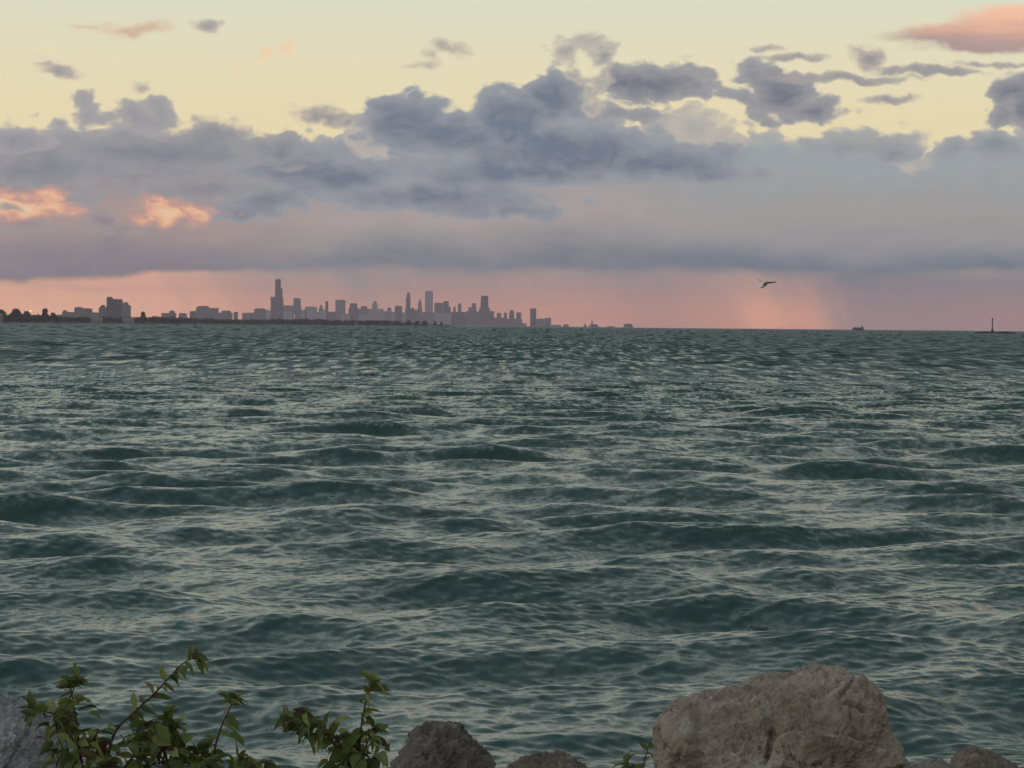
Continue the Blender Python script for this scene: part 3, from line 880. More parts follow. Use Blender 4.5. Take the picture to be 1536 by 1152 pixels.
shrub("drooping leafy shrub left of the dark rounded rock", (540, 1500), 8.1,
      [([(538, 1165), (540, 1110), (545, 1070), (552, 1042), (562, 1022)], 0.0, 1.0),
       ([(530, 1165), (505, 1110), (478, 1088), (446, 1080), (430, 1072)], -0.05, 1.3),
       ([(545, 1150), (552, 1110), (560, 1088)], 0.05, 1.0)],
      [(445, 1080, 26, 14, 14), (482, 1096, 30, 18, 14), (545, 1122, 34, 28, 34), (520, 1142, 30, 14, 14)],
      [("withered_leaf", "curled reddish brown leaf", [(476, 1092, 0.9, -0.2, 30, 0.3, (0.10, 0.035, 0.025), 0.6, 0.5), (452, 1078, 0.6, -0.7, 18, 0.5, (0.07, 0.025, 0.02), 0.6, 0.5)])], 8)
shrub("small bright green sprig against the left side of the largest boulder", (960, 1480), 9.5,
      [([(962, 1170), (966, 1145), (972, 1122)], 0.0, 0.7), ([(955, 1175), (948, 1158), (940, 1142)], 0.0, 0.7)],
      [(955, 1148, 18, 8, 4)], seed=12, tips=3)


# ------------------------------------------------------------------ far shore
LAND = simple("far_bank_soil", lin(70, 66, 62), 0.9, 0.2, 0.02)
CITY_GROUND = simple("city_ground", lin(96, 94, 94), 0.9, 0.2, 0.002)


def land_strip(name, label, pts, depth, height, mat):
    """low land whose near waterline runs through pts (px, distance)"""
    v, f = [], []
    for px, D in pts:
        p = at(px, hor(px), D); x = p.x
        s = x / D
        rows = [(D, -1.0), (D + 12, 0.5), (D + 40, height), (D + depth, height + 1.5), (D + depth + 40, -1.0)]
        for Dr, z in rows: v.append((s * Dr, Dr, z + random.uniform(-.15, .15)))
    n = 5
    for i in range(len(pts) - 1):
        for j in range(n - 1):
            a = i * n + j
            f.append((a, a + n, a + n + 1, a + 1))
    o = link_mesh(name, v, f, mat)
    tag(o, label, kind="structure")
    return o


def shore_D(px):
    return float(np.interp(px, [-140, 0, 120, 300, 500, 690], [5200, 5600, 6000, 6600, 7200, 7900]))


land_strip("far_bank", "low wooded point running out from the left", [(x, shore_D(x)) for x in range(-140, 681, 20)], 500, 2.5, LAND)
land_strip("city_ground", "distant low city waterfront", [(x, 19600) for x in range(-200, 1000, 50)], 6500, 2.0, CITY_GROUND)
land_strip("south_ground", "distant low ground under the left hand apartment blocks", [(x, 10400) for x in range(-200, 420, 40)], 7000, 2.0, CITY_GROUND)


def facade(name, wall, glass, floor_h=12.0, bay=9.0):
    m, nb, b = material(name)
    tc = nb.n.new("ShaderNodeTexCoord")
    x, y, z = nb.sep(tc.outputs["Object"])
    br = nb.n.new("ShaderNodeTexBrick")
    nb.put(br.inputs["Vector"], nb.xyz(nb.math("ADD", x, y), z, 0.0))
    br.offset = 0.0
    br.inputs["Scale"].default_value = 1.0
    br.inputs["Brick Width"].default_value = bay; br.inputs["Row Height"].default_value = floor_h
    br.inputs["Mortar Size"].default_value = 2.2; br.inputs["Mortar Smooth"].default_value = 0.1
    br.inputs["Color1"].default_value = glass; br.inputs["Color2"].default_value = tuple(c * 1.4 for c in glass[:3]) + (1,)
    br.inputs["Mortar"].default_value = wall
    nb.put(b.inputs["Base Color"], br.outputs["Color"])
    b.inputs["Roughness"].default_value = 0.6
    b.inputs["Specular IOR Level"].default_value = 0.3
    return m


MF = [facade("dark_glass_facade", lin(84, 80, 90), lin(52, 54, 66)), facade("grey_concrete_facade", lin(132, 124, 126), lin(72, 72, 82)),
      facade("brown_stone_facade", lin(118, 104, 104), lin(64, 60, 68)), facade("pale_facade", lin(176, 168, 166), lin(92, 92, 102)), facade("black_steel_facade", lin(62, 58, 66), lin(40, 42, 52))]
STEEL = simple("mast_steel", lin(60, 58, 60), 0.6, 0.1, 1.0)
ROOFM = simple("roof_gravel", lin(86, 82, 80), 0.9, 0.15, 0.1)


def prism(x0, x1, y0, y1, z0, z1, tx=0.0):
    """box, its top drawn in by tx on every side"""
    v = [(x0, y0, z0), (x1, y0, z0), (x1, y1, z0), (x0, y1, z0), (x0 + tx, y0 + tx, z1), (x1 - tx, y0 + tx, z1), (x1 - tx, y1 - tx, z1), (x0 + tx, y1 - tx, z1)]
    f = [(3, 2, 1, 0), (4, 5, 6, 7), (0, 1, 5, 4), (1, 2, 6, 5), (2, 3, 7, 6), (3, 0, 4, 7)]
    return v, f


def solid(name, boxes, mat, parent=None, origin=Vector()):
    v, f = [], []
    for b in boxes:
        bv, bf = prism(*b)
        o = len(v); v += [Vector(p) - origin for p in bv]; f += [tuple(i + o for i in q) for q in bf]
    return link_mesh(name, v, f, mat, parent)


SKY_G = "towers of the far city skyline"


def building(name, cat, label, D, mat, tiers, antennas=(), group=SKY_G, roof=True, taper=0.0, depth=None):
    """tiers: (x0, x1, top) in photo pixels, side-by-side or stacked; each stands on the ground or on the tier it overlaps"""
    xs = [at((a + b) / 2, hor((a + b) / 2), D).x for a, b, t in tiers]
    z0 = 2.0
    root = Vector((sum(xs) / len(xs), D, z0))
    e = empty(name, root)
    tag(e, label, cat, group)
    boxes, tops = [], []
    placed = []
    for a, b, t in sorted(tiers, key=lambda q: -q[2]):       # lowest first
        xa, xb = at(a, hor(a), D).x, at(b, hor(b), D).x
        zt = at((a + b) / 2, t, D).z
        base = z0
        for (pa, pb, pz) in placed:
            if a >= pa - 0.2 and b <= pb + 0.2: base = max(base, pz)
        dp = depth or min(xb - xa, 70.0)
        off = 0.0 if base == z0 else 2.0
        boxes.append((xa, xb, D + off, D + off + dp - (2 * off if dp > 6 else 0), base, zt, taper * (xb - xa)))
        placed.append((a, b, zt)); tops.append((xa, xb, D + off, D + off + dp, zt))
    solid("wall", boxes, mat, e, root)
    if roof:
        rb = []
        xa, xb, y0, y1, z = tops[-1]
        w = xb - xa
        tp = taper * w
        rb.append((xa + tp + 0.12 * w, xb - tp - 0.12 * w, y0 + tp + 0.12 * w, y0 + max(0.3 * w, (y1 - y0) - tp - 0.12 * w), z + 0.02, z + 3.2))
        solid("roof", rb, ROOFM, e, root)
    for (ax, at_) in antennas:
        x = at(ax, hor(ax), D).x
        zb = tops[-1][4]
        v, f = tube([Vector((x, D + 20, zb)), Vector((x, D + 20, (zb + at(ax, at_, D).z) / 2)), Vector((x, D + 20, at(ax, at_, D).z))], 2.2, 0.8, 6)
        link_mesh("antenna", [p - root for p in v], f, STEEL, e)
    return e


T = "skyscraper"
B = building
# downtown, left to right
B("skyscraper", T, "tallest black stepped tower standing far left in the skyline", 21000, MF[4], [(405.6, 424.6, 458), (405.6, 411.2, 445), (411.2, 423.8, 446.5), (412.2, 422.6, 432), (412.2, 420.2, 419.4)], [(414.5, 416.5), (418.2, 416.8)])
B("skyscraper", T, "broad low block joined to the right foot of the tallest black stepped tower", 21400, MF[1], [(424, 439.5, 458.5)])
B("skyscraper", T, "bulky flat topped tower next right of the tallest stepped tower", 21050, MF[2], [(438.6, 450.6, 458), (440.0, 449.8, 447.6)])
B("white_tower", "tower", "slim white tower at the foot of the bulky flat topped tower", 20300, simple("white_paint", (0.75, 0.73, 0.70, 1), 0.6, 0.05, 0.05), [(440.4, 442.4, 471.5)], roof=False, depth=10)
B("skyscraper", T, "low stepped block right of the bulky flat topped tower", 21700, MF[3], [(449, 460, 464.6), (457, 474.5, 460.4)])
B("skyscraper", T, "small peaked tower left of the lone thin tower", 22000, MF[2], [(478, 484.2, 462), (479.4, 483, 458)])
B("skyscraper", T, "pale low block in front of the small peaked tower", 20700, MF[3], [(474, 488, 468), (480.2, 488, 466)])
B("skyscraper", T, "lone thin tower left of the wide square slab", 21200, MF[4], [(487.8, 491.9, 452.2)])
B("skyscraper", T, "low dark block between the lone thin tower and wide square slab", 22300, MF[0], [(491.5, 503, 468)])
B("skyscraper", T, "wide square slab tower with a flat top", 21500, MF[1], [(502.8, 517.2, 450.2)])
B("skyscraper", T, "low pale block at the foot of the wide square slab", 20600, MF[3], [(512, 524, 471)])
B("skyscraper", T, "shouldered tower right of the wide square slab", 21000, MF[0], [(522.6, 538.2, 462.4), (524.4, 535.2, 455.4)])
B("skyscraper", T, "stepped block right of the shouldered tower", 22500, MF[2], [(537.6, 553, 463.4), (541, 550.4, 459.8)])
B("skyscraper", T, "domed slim tower rising out of a broad block", 21800, MF[3], [(552.4, 574.5, 463.2), (557.8, 566, 456), (559.2, 564.6, 452.4)])
B("skyscraper", T, "small stub tower right of the domed slim tower", 22800, MF[1], [(574, 588, 467), (580.6, 586.4, 462)])
B("skyscraper", T, "square dark tower left of the tall needle tower", 21300, MF[0], [(591.8, 602.6, 459.2)])
B("skyscraper", T, "low pale block between the small stub tower and square dark tower", 20800, MF[3], [(586.5, 592.6, 469)])
B("skyscraper", T, "low pale block between the square dark tower and tall needle tower", 20850, MF[3], [(602.8, 609, 469.4)])
B("skyscraper", T, "tall needle tower with a stepped slender shaft", 22200, MF[0], [(607.6, 616.4, 463), (608.6, 615.2, 446), (609.8, 614.2, 439.5)], [(611.8, 435.6)])
B("skyscraper", T, "sloping roofed block right of the tall needle tower", 21100, MF[2], [(616.6, 621, 462.6), (621, 625.6, 464.6)])
B("skyscraper", T, "pointed tower between the tall needle and tall plain slab", 21900, MF[1], [(625.8, 633, 462), (626.8, 632.2, 453.2), (628.4, 630.8, 449)])
B("skyscraper", T, "tall plain rectangular slab in the middle of the skyline", 22600, MF[3], [(637.2, 648.8, 437.0)])
B("skyscraper", T, "low block under the tall plain rectangular slab", 20900, MF[1], [(633, 651.4, 468.6)])
B("skyscraper", T, "broad tower right of the tall plain rectangular slab", 21600, MF[2], [(651.2, 664.2, 454.8)])
B("skyscraper", T, "round shouldered tower touching the broad tower", 22100, MF[0], [(664.0, 675.6, 460), (664.6, 672.8, 452.2)])
B("skyscraper", T, "low dark block right of the round shouldered tower", 21000, MF[0], [(675, 699.2, 468.4)])
B("skyscraper", T, "small square tower over the low dark block", 22700, MF[1], [(679.6, 683.4, 461)])
B("skyscraper", T, "slim square tower midway between the round shouldered and twin horned towers", 22400, MF[2], [(686.8, 691.6, 455.8)])
B("skyscraper", T, "two step tower next left of the twin horned tower", 21400, MF[1], [(702.2, 714.4, 461), (707.2, 713.8, 455.4)])
B("skyscraper", T, "tapering dark tower with twin horns on its flat roof", 21800, MF[4], [(719.2, 733.6, 444.2)], [(723.4, 441.6), (729.2, 441.6)], taper=0.13)
B("skyscraper", T, "low block at the foot of the twin horned tower", 20900, MF[2], [(698.6, 718.4, 467), (718.4, 734.8, 462)])
B("skyscraper", T, "squat tower next right of the twin horned tower", 22300, MF[0], [(733.8, 741, 467.2)])
B("skyscraper", T, "squat flat tower second right of the twin horned tower", 21500, MF[1], [(744.8, 751.6, 470)])
B("skyscraper", T, "long low block right of the twin horned tower", 20700, MF[2], [(735.4, 756, 477)])
B("skyscraper", T, "thin peaked tower third right of the twin horned tower", 22000, MF[2], [(755.4, 760.4, 469.4)])
B("skyscraper", T, "round topped tower left of the square end tower", 21200, MF[0], [(763.6, 771.2, 468.4), (764.8, 770, 465.6)])
B("skyscraper", T, "square end tower of the main cluster, before the gap", 22500, MF[0], [(774.2, 781.6, 469)])
B("skyscraper", T, "low block filling in below the round topped tower", 20800, MF[1], [(756.4, 783.4, 478.5), (783.4, 790, 485)])
B("skyscraper", T, "dark standalone tower beyond the gap, right end of the city", 21600, MF[4], [(795.0, 804.2, 463.2)])
B("skyscraper", T, "low slab joined to the right of the dark standalone tower", 22100, MF[1], [(804.4, 817, 478.4)])
B("skyscraper", T, "last square block at the right end of the city", 21300, MF[2], [(817.2, 826.6, 477.4)])
for (x0, x1, t, lab) in ((460, 476, 471, "low hazy block below the low stepped block, right of the slim white tower"), (538, 556, 472, "low hazy block below the stepped block right of the shouldered tower"), (556, 577, 470.5, "low hazy block below the domed slim tower"),
                         (651.6, 676, 469.5, "low hazy block below the broad tower and round shouldered tower"), (424.8, 438, 468, "low hazy block just right of the tallest stepped tower's foot"), (382, 392, 466.5, "low pale block left of the tallest stepped tower"),
                         (392, 405, 465.5, "low hazy block touching the left side of the tallest stepped tower")):
    B("city_block", "building", lab, 20450, MF[3], [(x0, x1, t)], group="low blocks at the foot of the skyline")
B("city_block", "building", "long low warehouse line just right of the last square block", 21000, MF[1], [(827.4, 842, 487.4), (845, 853, 486.9)], group="low blocks at the foot of the skyline")

# mid-left blocks
MG = "apartment blocks over the wooded point"
C = "building"
B("apartment_block", C, "tallest dark apartment slab over the left shore trees", 10600, MF[0], [(159.6, 180.6, 448.6), (159.6, 168, 446.4)], group=MG)
B("apartment_block", C, "shorter dark apartment block on the left side of the tallest slab", 10900, MF[2], [(148.0, 159.4, 461), (150.4, 157, 458.6)], group=MG)
B("apartment_block", C, "round cornered apartment block right of the tallest slab", 10900, MF[1], [(181.6, 194.4, 458), (183.6, 191.6, 454.6)], group=MG)
B("apartment_block", C, "left one of the paired square blocks left of the tallest slab", 11300, MF[1], [(111.4, 122.8, 461.6)], group=MG)
B("apartment_block", C, "right one of the paired square blocks left of the tallest slab", 11600, MF[2], [(123.0, 136.4, 463.4)], group=MG)
B("apartment_block", C, "low block between the paired square blocks and tallest slab", 12000, MF[1], [(136.6, 148, 469.6)], group=MG)
B("apartment_block", C, "low stepped block between the whitish shed and paired square blocks", 11900, MF[2], [(93, 110.6, 468), (94, 99.6, 466.4)], group=MG)
HG = "hazy blocks midway to the city"
B("apartment_block", C, "wide flat topped hazy block midway between the tallest slab and the city", 14800, MF[1], [(293.6, 326, 462), (295, 312, 459.8)], group=HG)
B("apartment_block", C, "small hazy block on the left of the wide flat topped one", 15200, MF[2], [(284.4, 293.4, 467.4)], group=HG)
B("apartment_block", C, "lower hazy block on the right of the wide flat topped one", 15200, MF[1], [(326.2, 347, 469), (332, 345, 466.6)], group=HG)
B("apartment_block", C, "little square hazy block standing alone right of the wide group", 15600, MF[2], [(350.4, 356.4, 468.6)], group=HG)
B("apartment_block", C, "hazy stepped block left of the tallest black stepped tower", 16000, MF[1], [(363, 381, 469), (381, 397, 463.4)], group=HG)
B("apartment_block", C, "low hazy block with a raised centre right of the round cornered one", 15000, MF[2], [(242, 262, 469.4), (254, 261, 466.6)], group=HG)
B("apartment_block", C, "tiny hazy block between the low raised centre one and wide flat topped one", 15400, MF[1], [(268, 279, 470.4)], group=HG)

# whitish sheds on the shore
PALE = simple("pale_siding", (0.2, 0.2, 0.2, 1), 0.7, 0.08, 0.3)
SHROOF = simple("shed_roof", (0.17, 0.17, 0.18, 1), 0.7, 0.1, 0.3)


def shed(label, x0, x1, top, base, D):
    p0, p1 = at(x0, top, D), at(x1, top, D)
    zb = 1.8
    root = Vector(((p0.x + p1.x) / 2, D, zb))
    e = empty("shore_shed", root); tag(e, label, "shed", "pale sheds on the far shore")
    zt = p0.z
    solid("wall", [(p0.x, p1.x, D, D + 10, zb, zb + (zt - zb) * 0.75, 0)], PALE, e, root)
    k = zb + (zt - zb) * 0.75
    w = p1.x - p0.x
    v = [(p0.x - 0.4, D - 0.4, k), (p1.x + 0.4, D - 0.4, k), (p1.x + 0.4, D + 10.4, k), (p0.x - 0.4, D + 10.4, k), (p0.x + 1, D + 5, zt), (p1.x - 1, D + 5, zt)]
    link_mesh("roof", [Vector(q) - root for q in v], [(0, 1, 5, 4), (2, 3, 4, 5), (0, 4, 3), (1, 2, 5), (3, 2, 1, 0)], SHROOF, e)


shed("long pale shed at the water below the left part of the tallest slab", 136.6, 153.6, 476.6, 481, shore_D(140) - 15)
shed("long pale shed at the water below the round cornered block", 183.6, 200.6, 476.8, 481, shore_D(190) - 15)
shed("small pale shed glimpsed between the far left trees and apartment blocks", 85.6, 98.4, 471.8, 476, shore_D(92) + 330)
shed("whitish shed at the extreme left edge among the trees", -6, 2.4, 470.5, 475, shore_D(0) - 10)

# ------------------------------------------------------------------ far trees
FAR_LEAF, nbf, bf = material("far_leaves")
_tc = nbf.n.new("ShaderNodeTexCoord")
_f, _ = nbf.noise(_tc.outputs["Object"], 0.25, 4, 0.6)
nbf.put(bf.inputs["Base Color"], nbf.ramp(_f, [(0.3, (0.018, 0.026, 0.014, 1)), (0.7, (0.045, 0.055, 0.024, 1))]))
bf.inputs["Roughness"].default_value = 0.8
BARK = simple("far_bark", lin(60, 50, 44), 0.9, 0.2, 0.5)


def leaf_cloud(R, lobes, per, size):
    v, f = [], []
    for (cx, cy, cz, rx, ry, rz) in lobes:
        for q in range(int(per)):
            while True:
                p = Vector((R.uniform(-1, 1), R.uniform(-1, 1), R.uniform(-1, 1)))
                if 0.25 < p.length < 1: break
            c = Vector((cx + p.x * rx, cy + p.y * ry, cz + p.z * rz))
            a = Vector((R.gauss(0, 1), R.gauss(0, 1), R.gauss(0, 1))).normalized()
            b = a.orthogonal().normalized(); b2 = a.cross(b)
            s = size * R.uniform(0.6, 1.3)
            i = len(v)
            v += [c + b * s, c + b2 * s * 0.8, c - b * s, c - b2 * s * 0.8]
            f.append((i, i + 1, i + 2, i + 3))
    return v, f


def far_tree(label, px0, px1, top, back, seed):
    R = random.Random(seed)
    cx = (px0 + px1) / 2
    D = shore_D(cx) + back
    zt = at(cx, top, D).z
    x0, x1 = at(px0, hor(px0), D).x, at(px1, hor(px1), D).x
    zg = 2.3
    root = Vector(((x0 + x1) / 2, D, zg))
    e = empty("broadleaf_tree", root); tag(e, label, "tree", "single trees on the wooded point")
    H, W = zt - zg, (x1 - x0)
    tv, tf = tube([Vector((0, 0, -0.3)), Vector((0.1, 0, H * 0.3)), Vector((0.3, 0.1, H * 0.75))], 0.035 * H + 0.1, 0.1, 7)
    for q in range(4):
        a = q * 1.6 + R.random()
        t2, f2 = tube([Vector((0.1, 0, H * 0.3)), Vector((math.cos(a) * W * .15, math.sin(a) * W * .15, H * .5)), Vector((math.cos(a) * W * .32, math.sin(a) * W * .3, H * .68))], 0.018 * H, 0.05, 6)
        o = len(tv); tv += t2; tf += [tuple(i + o for i in k) for k in f2]
    link_mesh("trunk", tv, tf, BARK, e, True)
    lobes = []
    for q in range(9):
        rx = W * R.uniform(0.2, 0.3)
        lx = R.uniform(-1, 1) * (W / 2 - rx)
        rz = H * R.uniform(0.17, 0.24)
        hz = H - rz - abs(lx) / W * H * 0.3 - R.random() * H * 0.42
        lobes.append((lx, R.uniform(-.3, .3) * W, max(hz, rz * 0.9), rx, rx, rz))
    lobes.append((0, 0, H * 0.8, W * 0.3, W * .3, H * 0.2))
    v, f = leaf_cloud(R, lobes, 240, 0.055 * H)
    link_mesh("crown", v, f, FAR_LEAF, e)
    return e


far_tree("dark tree cut by the left edge of the photo", -10, 10, 463.8, 60, 1)
far_tree("widest dark round tree near the left edge, second from it", 14.5, 33, 462.4, 90, 2)
far_tree("dark tree beneath the bright light dot", 32, 47, 466.6, 60, 3)
far_tree("round headed dark tree standing tallest, left of the small pale shed", 61.8, 74, 462.4, 100, 4)
far_tree("low spreading tree just left of the small pale shed", 73, 86, 468.8, 60, 5)
far_tree("lone low tree right of the round cornered block", 209, 220, 467.4, 200, 6)
far_tree("first tree in from the tip group, broad and low", 607, 618.6, 480.4, 20, 7)
far_tree("two headed tree right of the gap towards the tip of the point", 622, 630.6, 481, 30, 9)
far_tree("rounded tree in the middle of the tip of the point", 632, 641.6, 480.8, 15, 10)
far_tree("small pointed tree second from the tip of the point", 650.4, 655.8, 481.6, 15, 11)
far_tree("outermost small tree at the tip of the point", 660, 664.4, 482.6, 15, 12)


def tree_belt():
    R = random.Random(5)
    prof_x = [-120, 0, 50, 100, 130, 200, 240, 300, 330, 370, 400, 405, 440, 478, 490, 540, 575, 594, 600, 606, 622, 640, 660, 674]
    prof_t = [470, 471, 471.5, 475, 475.5, 475, 474.6, 477, 478.4, 478.6, 478.6, 477.4, 478.4, 477.6, 480, 480.2, 480, 480.4, 482, 483.6, 484.6, 485.4, 486, 487]
    v, f = [], []
    for q in range(1500):
        px = R.uniform(-120, 673)
        D = shore_D(px) + 45 + R.random() * 160
        t = np.interp(px, prof_x, prof_t) + R.gauss(0.2, 0.55)
        zt = at(px, t, D).z; x = at(px, t, D).x
        H = max(1.5, zt - 2.3)
        W = H * R.uniform(0.35, 0.7)
        lob = [(x + R.uniform(-.3, .3) * W, D, 2.3 + H * R.uniform(0.35, 0.75), W * 0.6, W * 0.6, H * 0.28) for _ in range(3)]
        lob.append((x, D, 2.3 + H * 0.3, W * 0.7, W * .7, H * 0.3))
        a, b = leaf_cloud(R, lob, 9, 0.11 * H)
        o = len(v); v += a; f += [tuple(i + o for i in k) for k in b]
    o = link_mesh("tree_belt", v, f, FAR_LEAF)
    tag(o, "dark belt of massed trees along the low wooded point", "trees", kind="stuff")


tree_belt()

# lit lamp among the trees
D = shore_D(46) + 20
lp = at(45.8, 466.4, D)
e = empty("street_lamp", Vector((lp.x, D, 2.2))); tag(e, "tall lit lamp glowing over the trees near the left edge", "lamp")
v, f = tube([Vector((0, 0, 0)), Vector((0, 0, 8)), Vector((0, 0, lp.z - 2.2 - 0.9))], 0.3, 0.16, 8)
link_mesh("pole", v, f, STEEL, e)
lm, nbl, bl_ = material("lamp_glow")
bl_.inputs["Emission Color"].default_value = (1.0, 0.72, 0.5, 1); bl_.inputs["Emission Strength"].default_value = 1.7
bmx = bmesh.new(); bmesh.ops.create_icosphere(bmx, subdivisions=2, radius=1.7); bmesh.ops.scale(bmx, vec=(1, 1, 0.8), verts=bmx.verts)
me = bpy.data.meshes.new("lantern"); bmx.to_mesh(me); bmx.free(); me.materials.append(lm)
lo = bpy.data.objects.new("lantern", me); COL.objects.link(lo); lo.parent = e; lo.location = (0, 0, lp.z - 2.2)

# ------------------------------------------------------------------ things on the lake
DARKST = simple("breakwater_stone", lin(66, 58, 60), 0.9, 0.3, 0.6)
HULL = simple("hull_paint", lin(52, 48, 54), 0.6, 0.1, 0.1)
DECK = simple("ship_deck_paint", lin(82, 74, 80), 0.6, 0.1, 0.1)


def lathe(prof, n=16):
    v, f = [], []
    for r, z in prof:
        for j in range(n): v.append(Vector((r * math.cos(2 * math.pi * j / n), r * math.sin(2 * math.pi * j / n), z)))
    for i in range(len(prof) - 1):
        for j in range(n): f.append((i * n + j, i * n + (j + 1) % n, (i + 1) * n + (j + 1) % n, (i + 1) * n + j))
    f.append(tuple(range(n - 1, -1, -1))); f.append(tuple((len(prof) - 1) * n + j for j in range(n)))
    return v, f


def beacon():
    D = 3200.0; u = D / F
    bx = at(1488.5, 495, D).x
    # rubble breakwater
    R = random.Random(4)
    v, f = [], []
    for q in range(420):
        px = R.uniform(1464, 1524)
        hgt = 1.4 * math.exp(-((px - 1508) / 12) ** 2) + 0.9 * math.exp(-((px - 1476) / 9) ** 2) + 0.75
        c = Vector((at(px, 495, D).x, D + R.uniform(-4, 4), R.uniform(-0.6, 1) * hgt * 0.8))
        s = R.uniform(0.5, 1.1)
        bm_ = [Vector((R.uniform(.6, 1) * sx * s, R.uniform(.6, 1) * sy * s, R.uniform(.6, 1) * sz * s * .8)) for sx in (-1, 1) for sy in (-1, 1) for sz in (-1, 1)]
        i = len(v); v += [c + p for p in bm_]
        f += [tuple(i + k for k in q_) for q_ in ((0, 1, 3, 2), (4, 6, 7, 5), (0, 4, 5, 1), (2, 3, 7, 6), (0, 2, 6, 4), (1, 5, 7, 3))]
    o = link_mesh("breakwater", v, f, DARKST)
    tag(o, "low rubble breakwater on the horizon at the right", "breakwater")
    e = empty("harbour_beacon", Vector((bx, D, 1.2))); tag(e, "slender dark beacon standing on the breakwater at the right edge", "beacon")
    h = at(1488.5, 476.6, D).z - 1.2
    red = simple("beacon_paint", lin(74, 54, 60), 0.6, 0.15, 0.5)
    v, f = lathe([(2.2, -1.0), (2.2, 0.5), (1.6, 2.2), (1.1, 4.2)]); link_mesh("base", v, f, DARKST, e)
    v, f = lathe([(0.75, 4.2), (0.7, 7), (0.65, h - 3.2)], 12); link_mesh("shaft", v, f, red, e)
    v, f = lathe([(1.3, h - 3.2), (1.35, h - 2.9), (1.35, h - 2.6)], 16); link_mesh("gallery", v, f, red, e)
    v, f = lathe([(0.9, h - 2.6), (0.9, h - 0.9), (1.05, h - 0.85), (0.5, h - 0.3), (0.08, h)], 12); link_mesh("lantern_room", v, f, red, e)


beacon()


def ship():
    D = 9000.0
    xa, xb = at(1278.6, 492, D).x, at(1295.4, 492, D).x
    L = xb - xa
    root = Vector(((xa + xb) / 2, D, 0.0))
    e = empty("cargo_ship", root); tag(e, "tiny dark cargo ship low on the horizon at right centre", "ship")
    zt = at(1288, 491.6, D).z
    st = [(-0.5, 0.0), (-0.47, 0.5), (-0.3, 1), (0.3, 1), (0.47, 0.9), (0.5, 0.8)]
    v, f = [], []
    for t, w in st:
        hw = 4.0 * w + 0.1
        v += [Vector((t * L, -hw * .7, -1.5)), Vector((t * L, -hw, zt)), Vector((t * L, hw, zt)), Vector((t * L, hw * .7, -1.5))]
    for i in range(len(st) - 1):
        a = i * 4
        for j in range(4): f.append((a + j, a + (j + 1) % 4, a + 4 + (j + 1) % 4, a + 4 + j))
    f += [(0, 3, 2, 1), (20, 21, 22, 23)]
    link_mesh("hull", v, f, HULL, e)
    zk = at(1288, 489.9, D).z
    solid("superstructure", [(L * 0.28, L * 0.46, -3, 3, zt, zk + 0.5, 0.3), (L * 0.33, L * 0.41, -2, 2, zk + 0.5, zk + 2.2, 0.2)], DECK, e)
    solid("hatch", [(-L * 0.38 + k * L * 0.15, -L * 0.27 + k * L * 0.15, -3, 3, zt, zt + 1.6, 0.2) for k in range(4)], DECK, e)
    v, f = tube([Vector((-L * .28, 0, zt)), Vector((-L * .28, 0, zt + 4)), Vector((-L * .28, 0, at(1284, 488.9, D).z))], 0.7, 0.4, 6)
    link_mesh("mast", v, f, STEEL, e)


ship()


def crib(label, x0, x1, t, xm0, xm1, tm, D):
    a, b = at(x0, hor(x0), D).x, at(x1, hor(x1), D).x
    root = Vector(((a + b) / 2, D, 0))
    e = empty("intake_crib", root); tag(e, label, "water crib", "offshore cribs on the horizon")
    r = (b - a) / 2
    zt = at((x0 + x1) / 2, t, D).z
    v, f = lathe([(r, -2), (r, zt * 0.55), (r * 1.05, zt * 0.56), (r * 1.05, zt * .62)], 14); link_mesh("base", v, f, MF[1], e)
    v, f = lathe([(r * .82, zt * .62), (r * .82, zt * .9), (r * .5, zt)], 14); link_mesh("house", v, f, MF[2], e)
    if tm is not None:
        c, d = at(xm0, hor(xm0), D).x, at(xm1, hor(xm1), D).x
        zm = at(xm0, tm, D).z
        v, f = lathe([((d - c) / 2, zt * .9), ((d - c) / 2 * .8, zm * .9), ((d - c) / 2 * .9, zm * .91), (0.2, zm)], 10)
        o = link_mesh("tower", v, f, MF[0], e); o.location.x = (c + d) / 2 - root.x


crib("offshore crib with a thin tower, right of the city", 883, 897.6, 486.2, 886.8, 889, 480.2, 17000)
crib("round offshore crib without a tower, farthest right of the city", 935, 949.4, 485.4, 0, 0, None, 17000)
crib("tiny offshore crib next right of the last square city block", 875.4, 879.4, 486.6, 876.6, 877.8, 484.6, 17600)
crib("flat low crib between the towered and the round crib", 910, 922, 489.2, 0, 0, None, 17800)


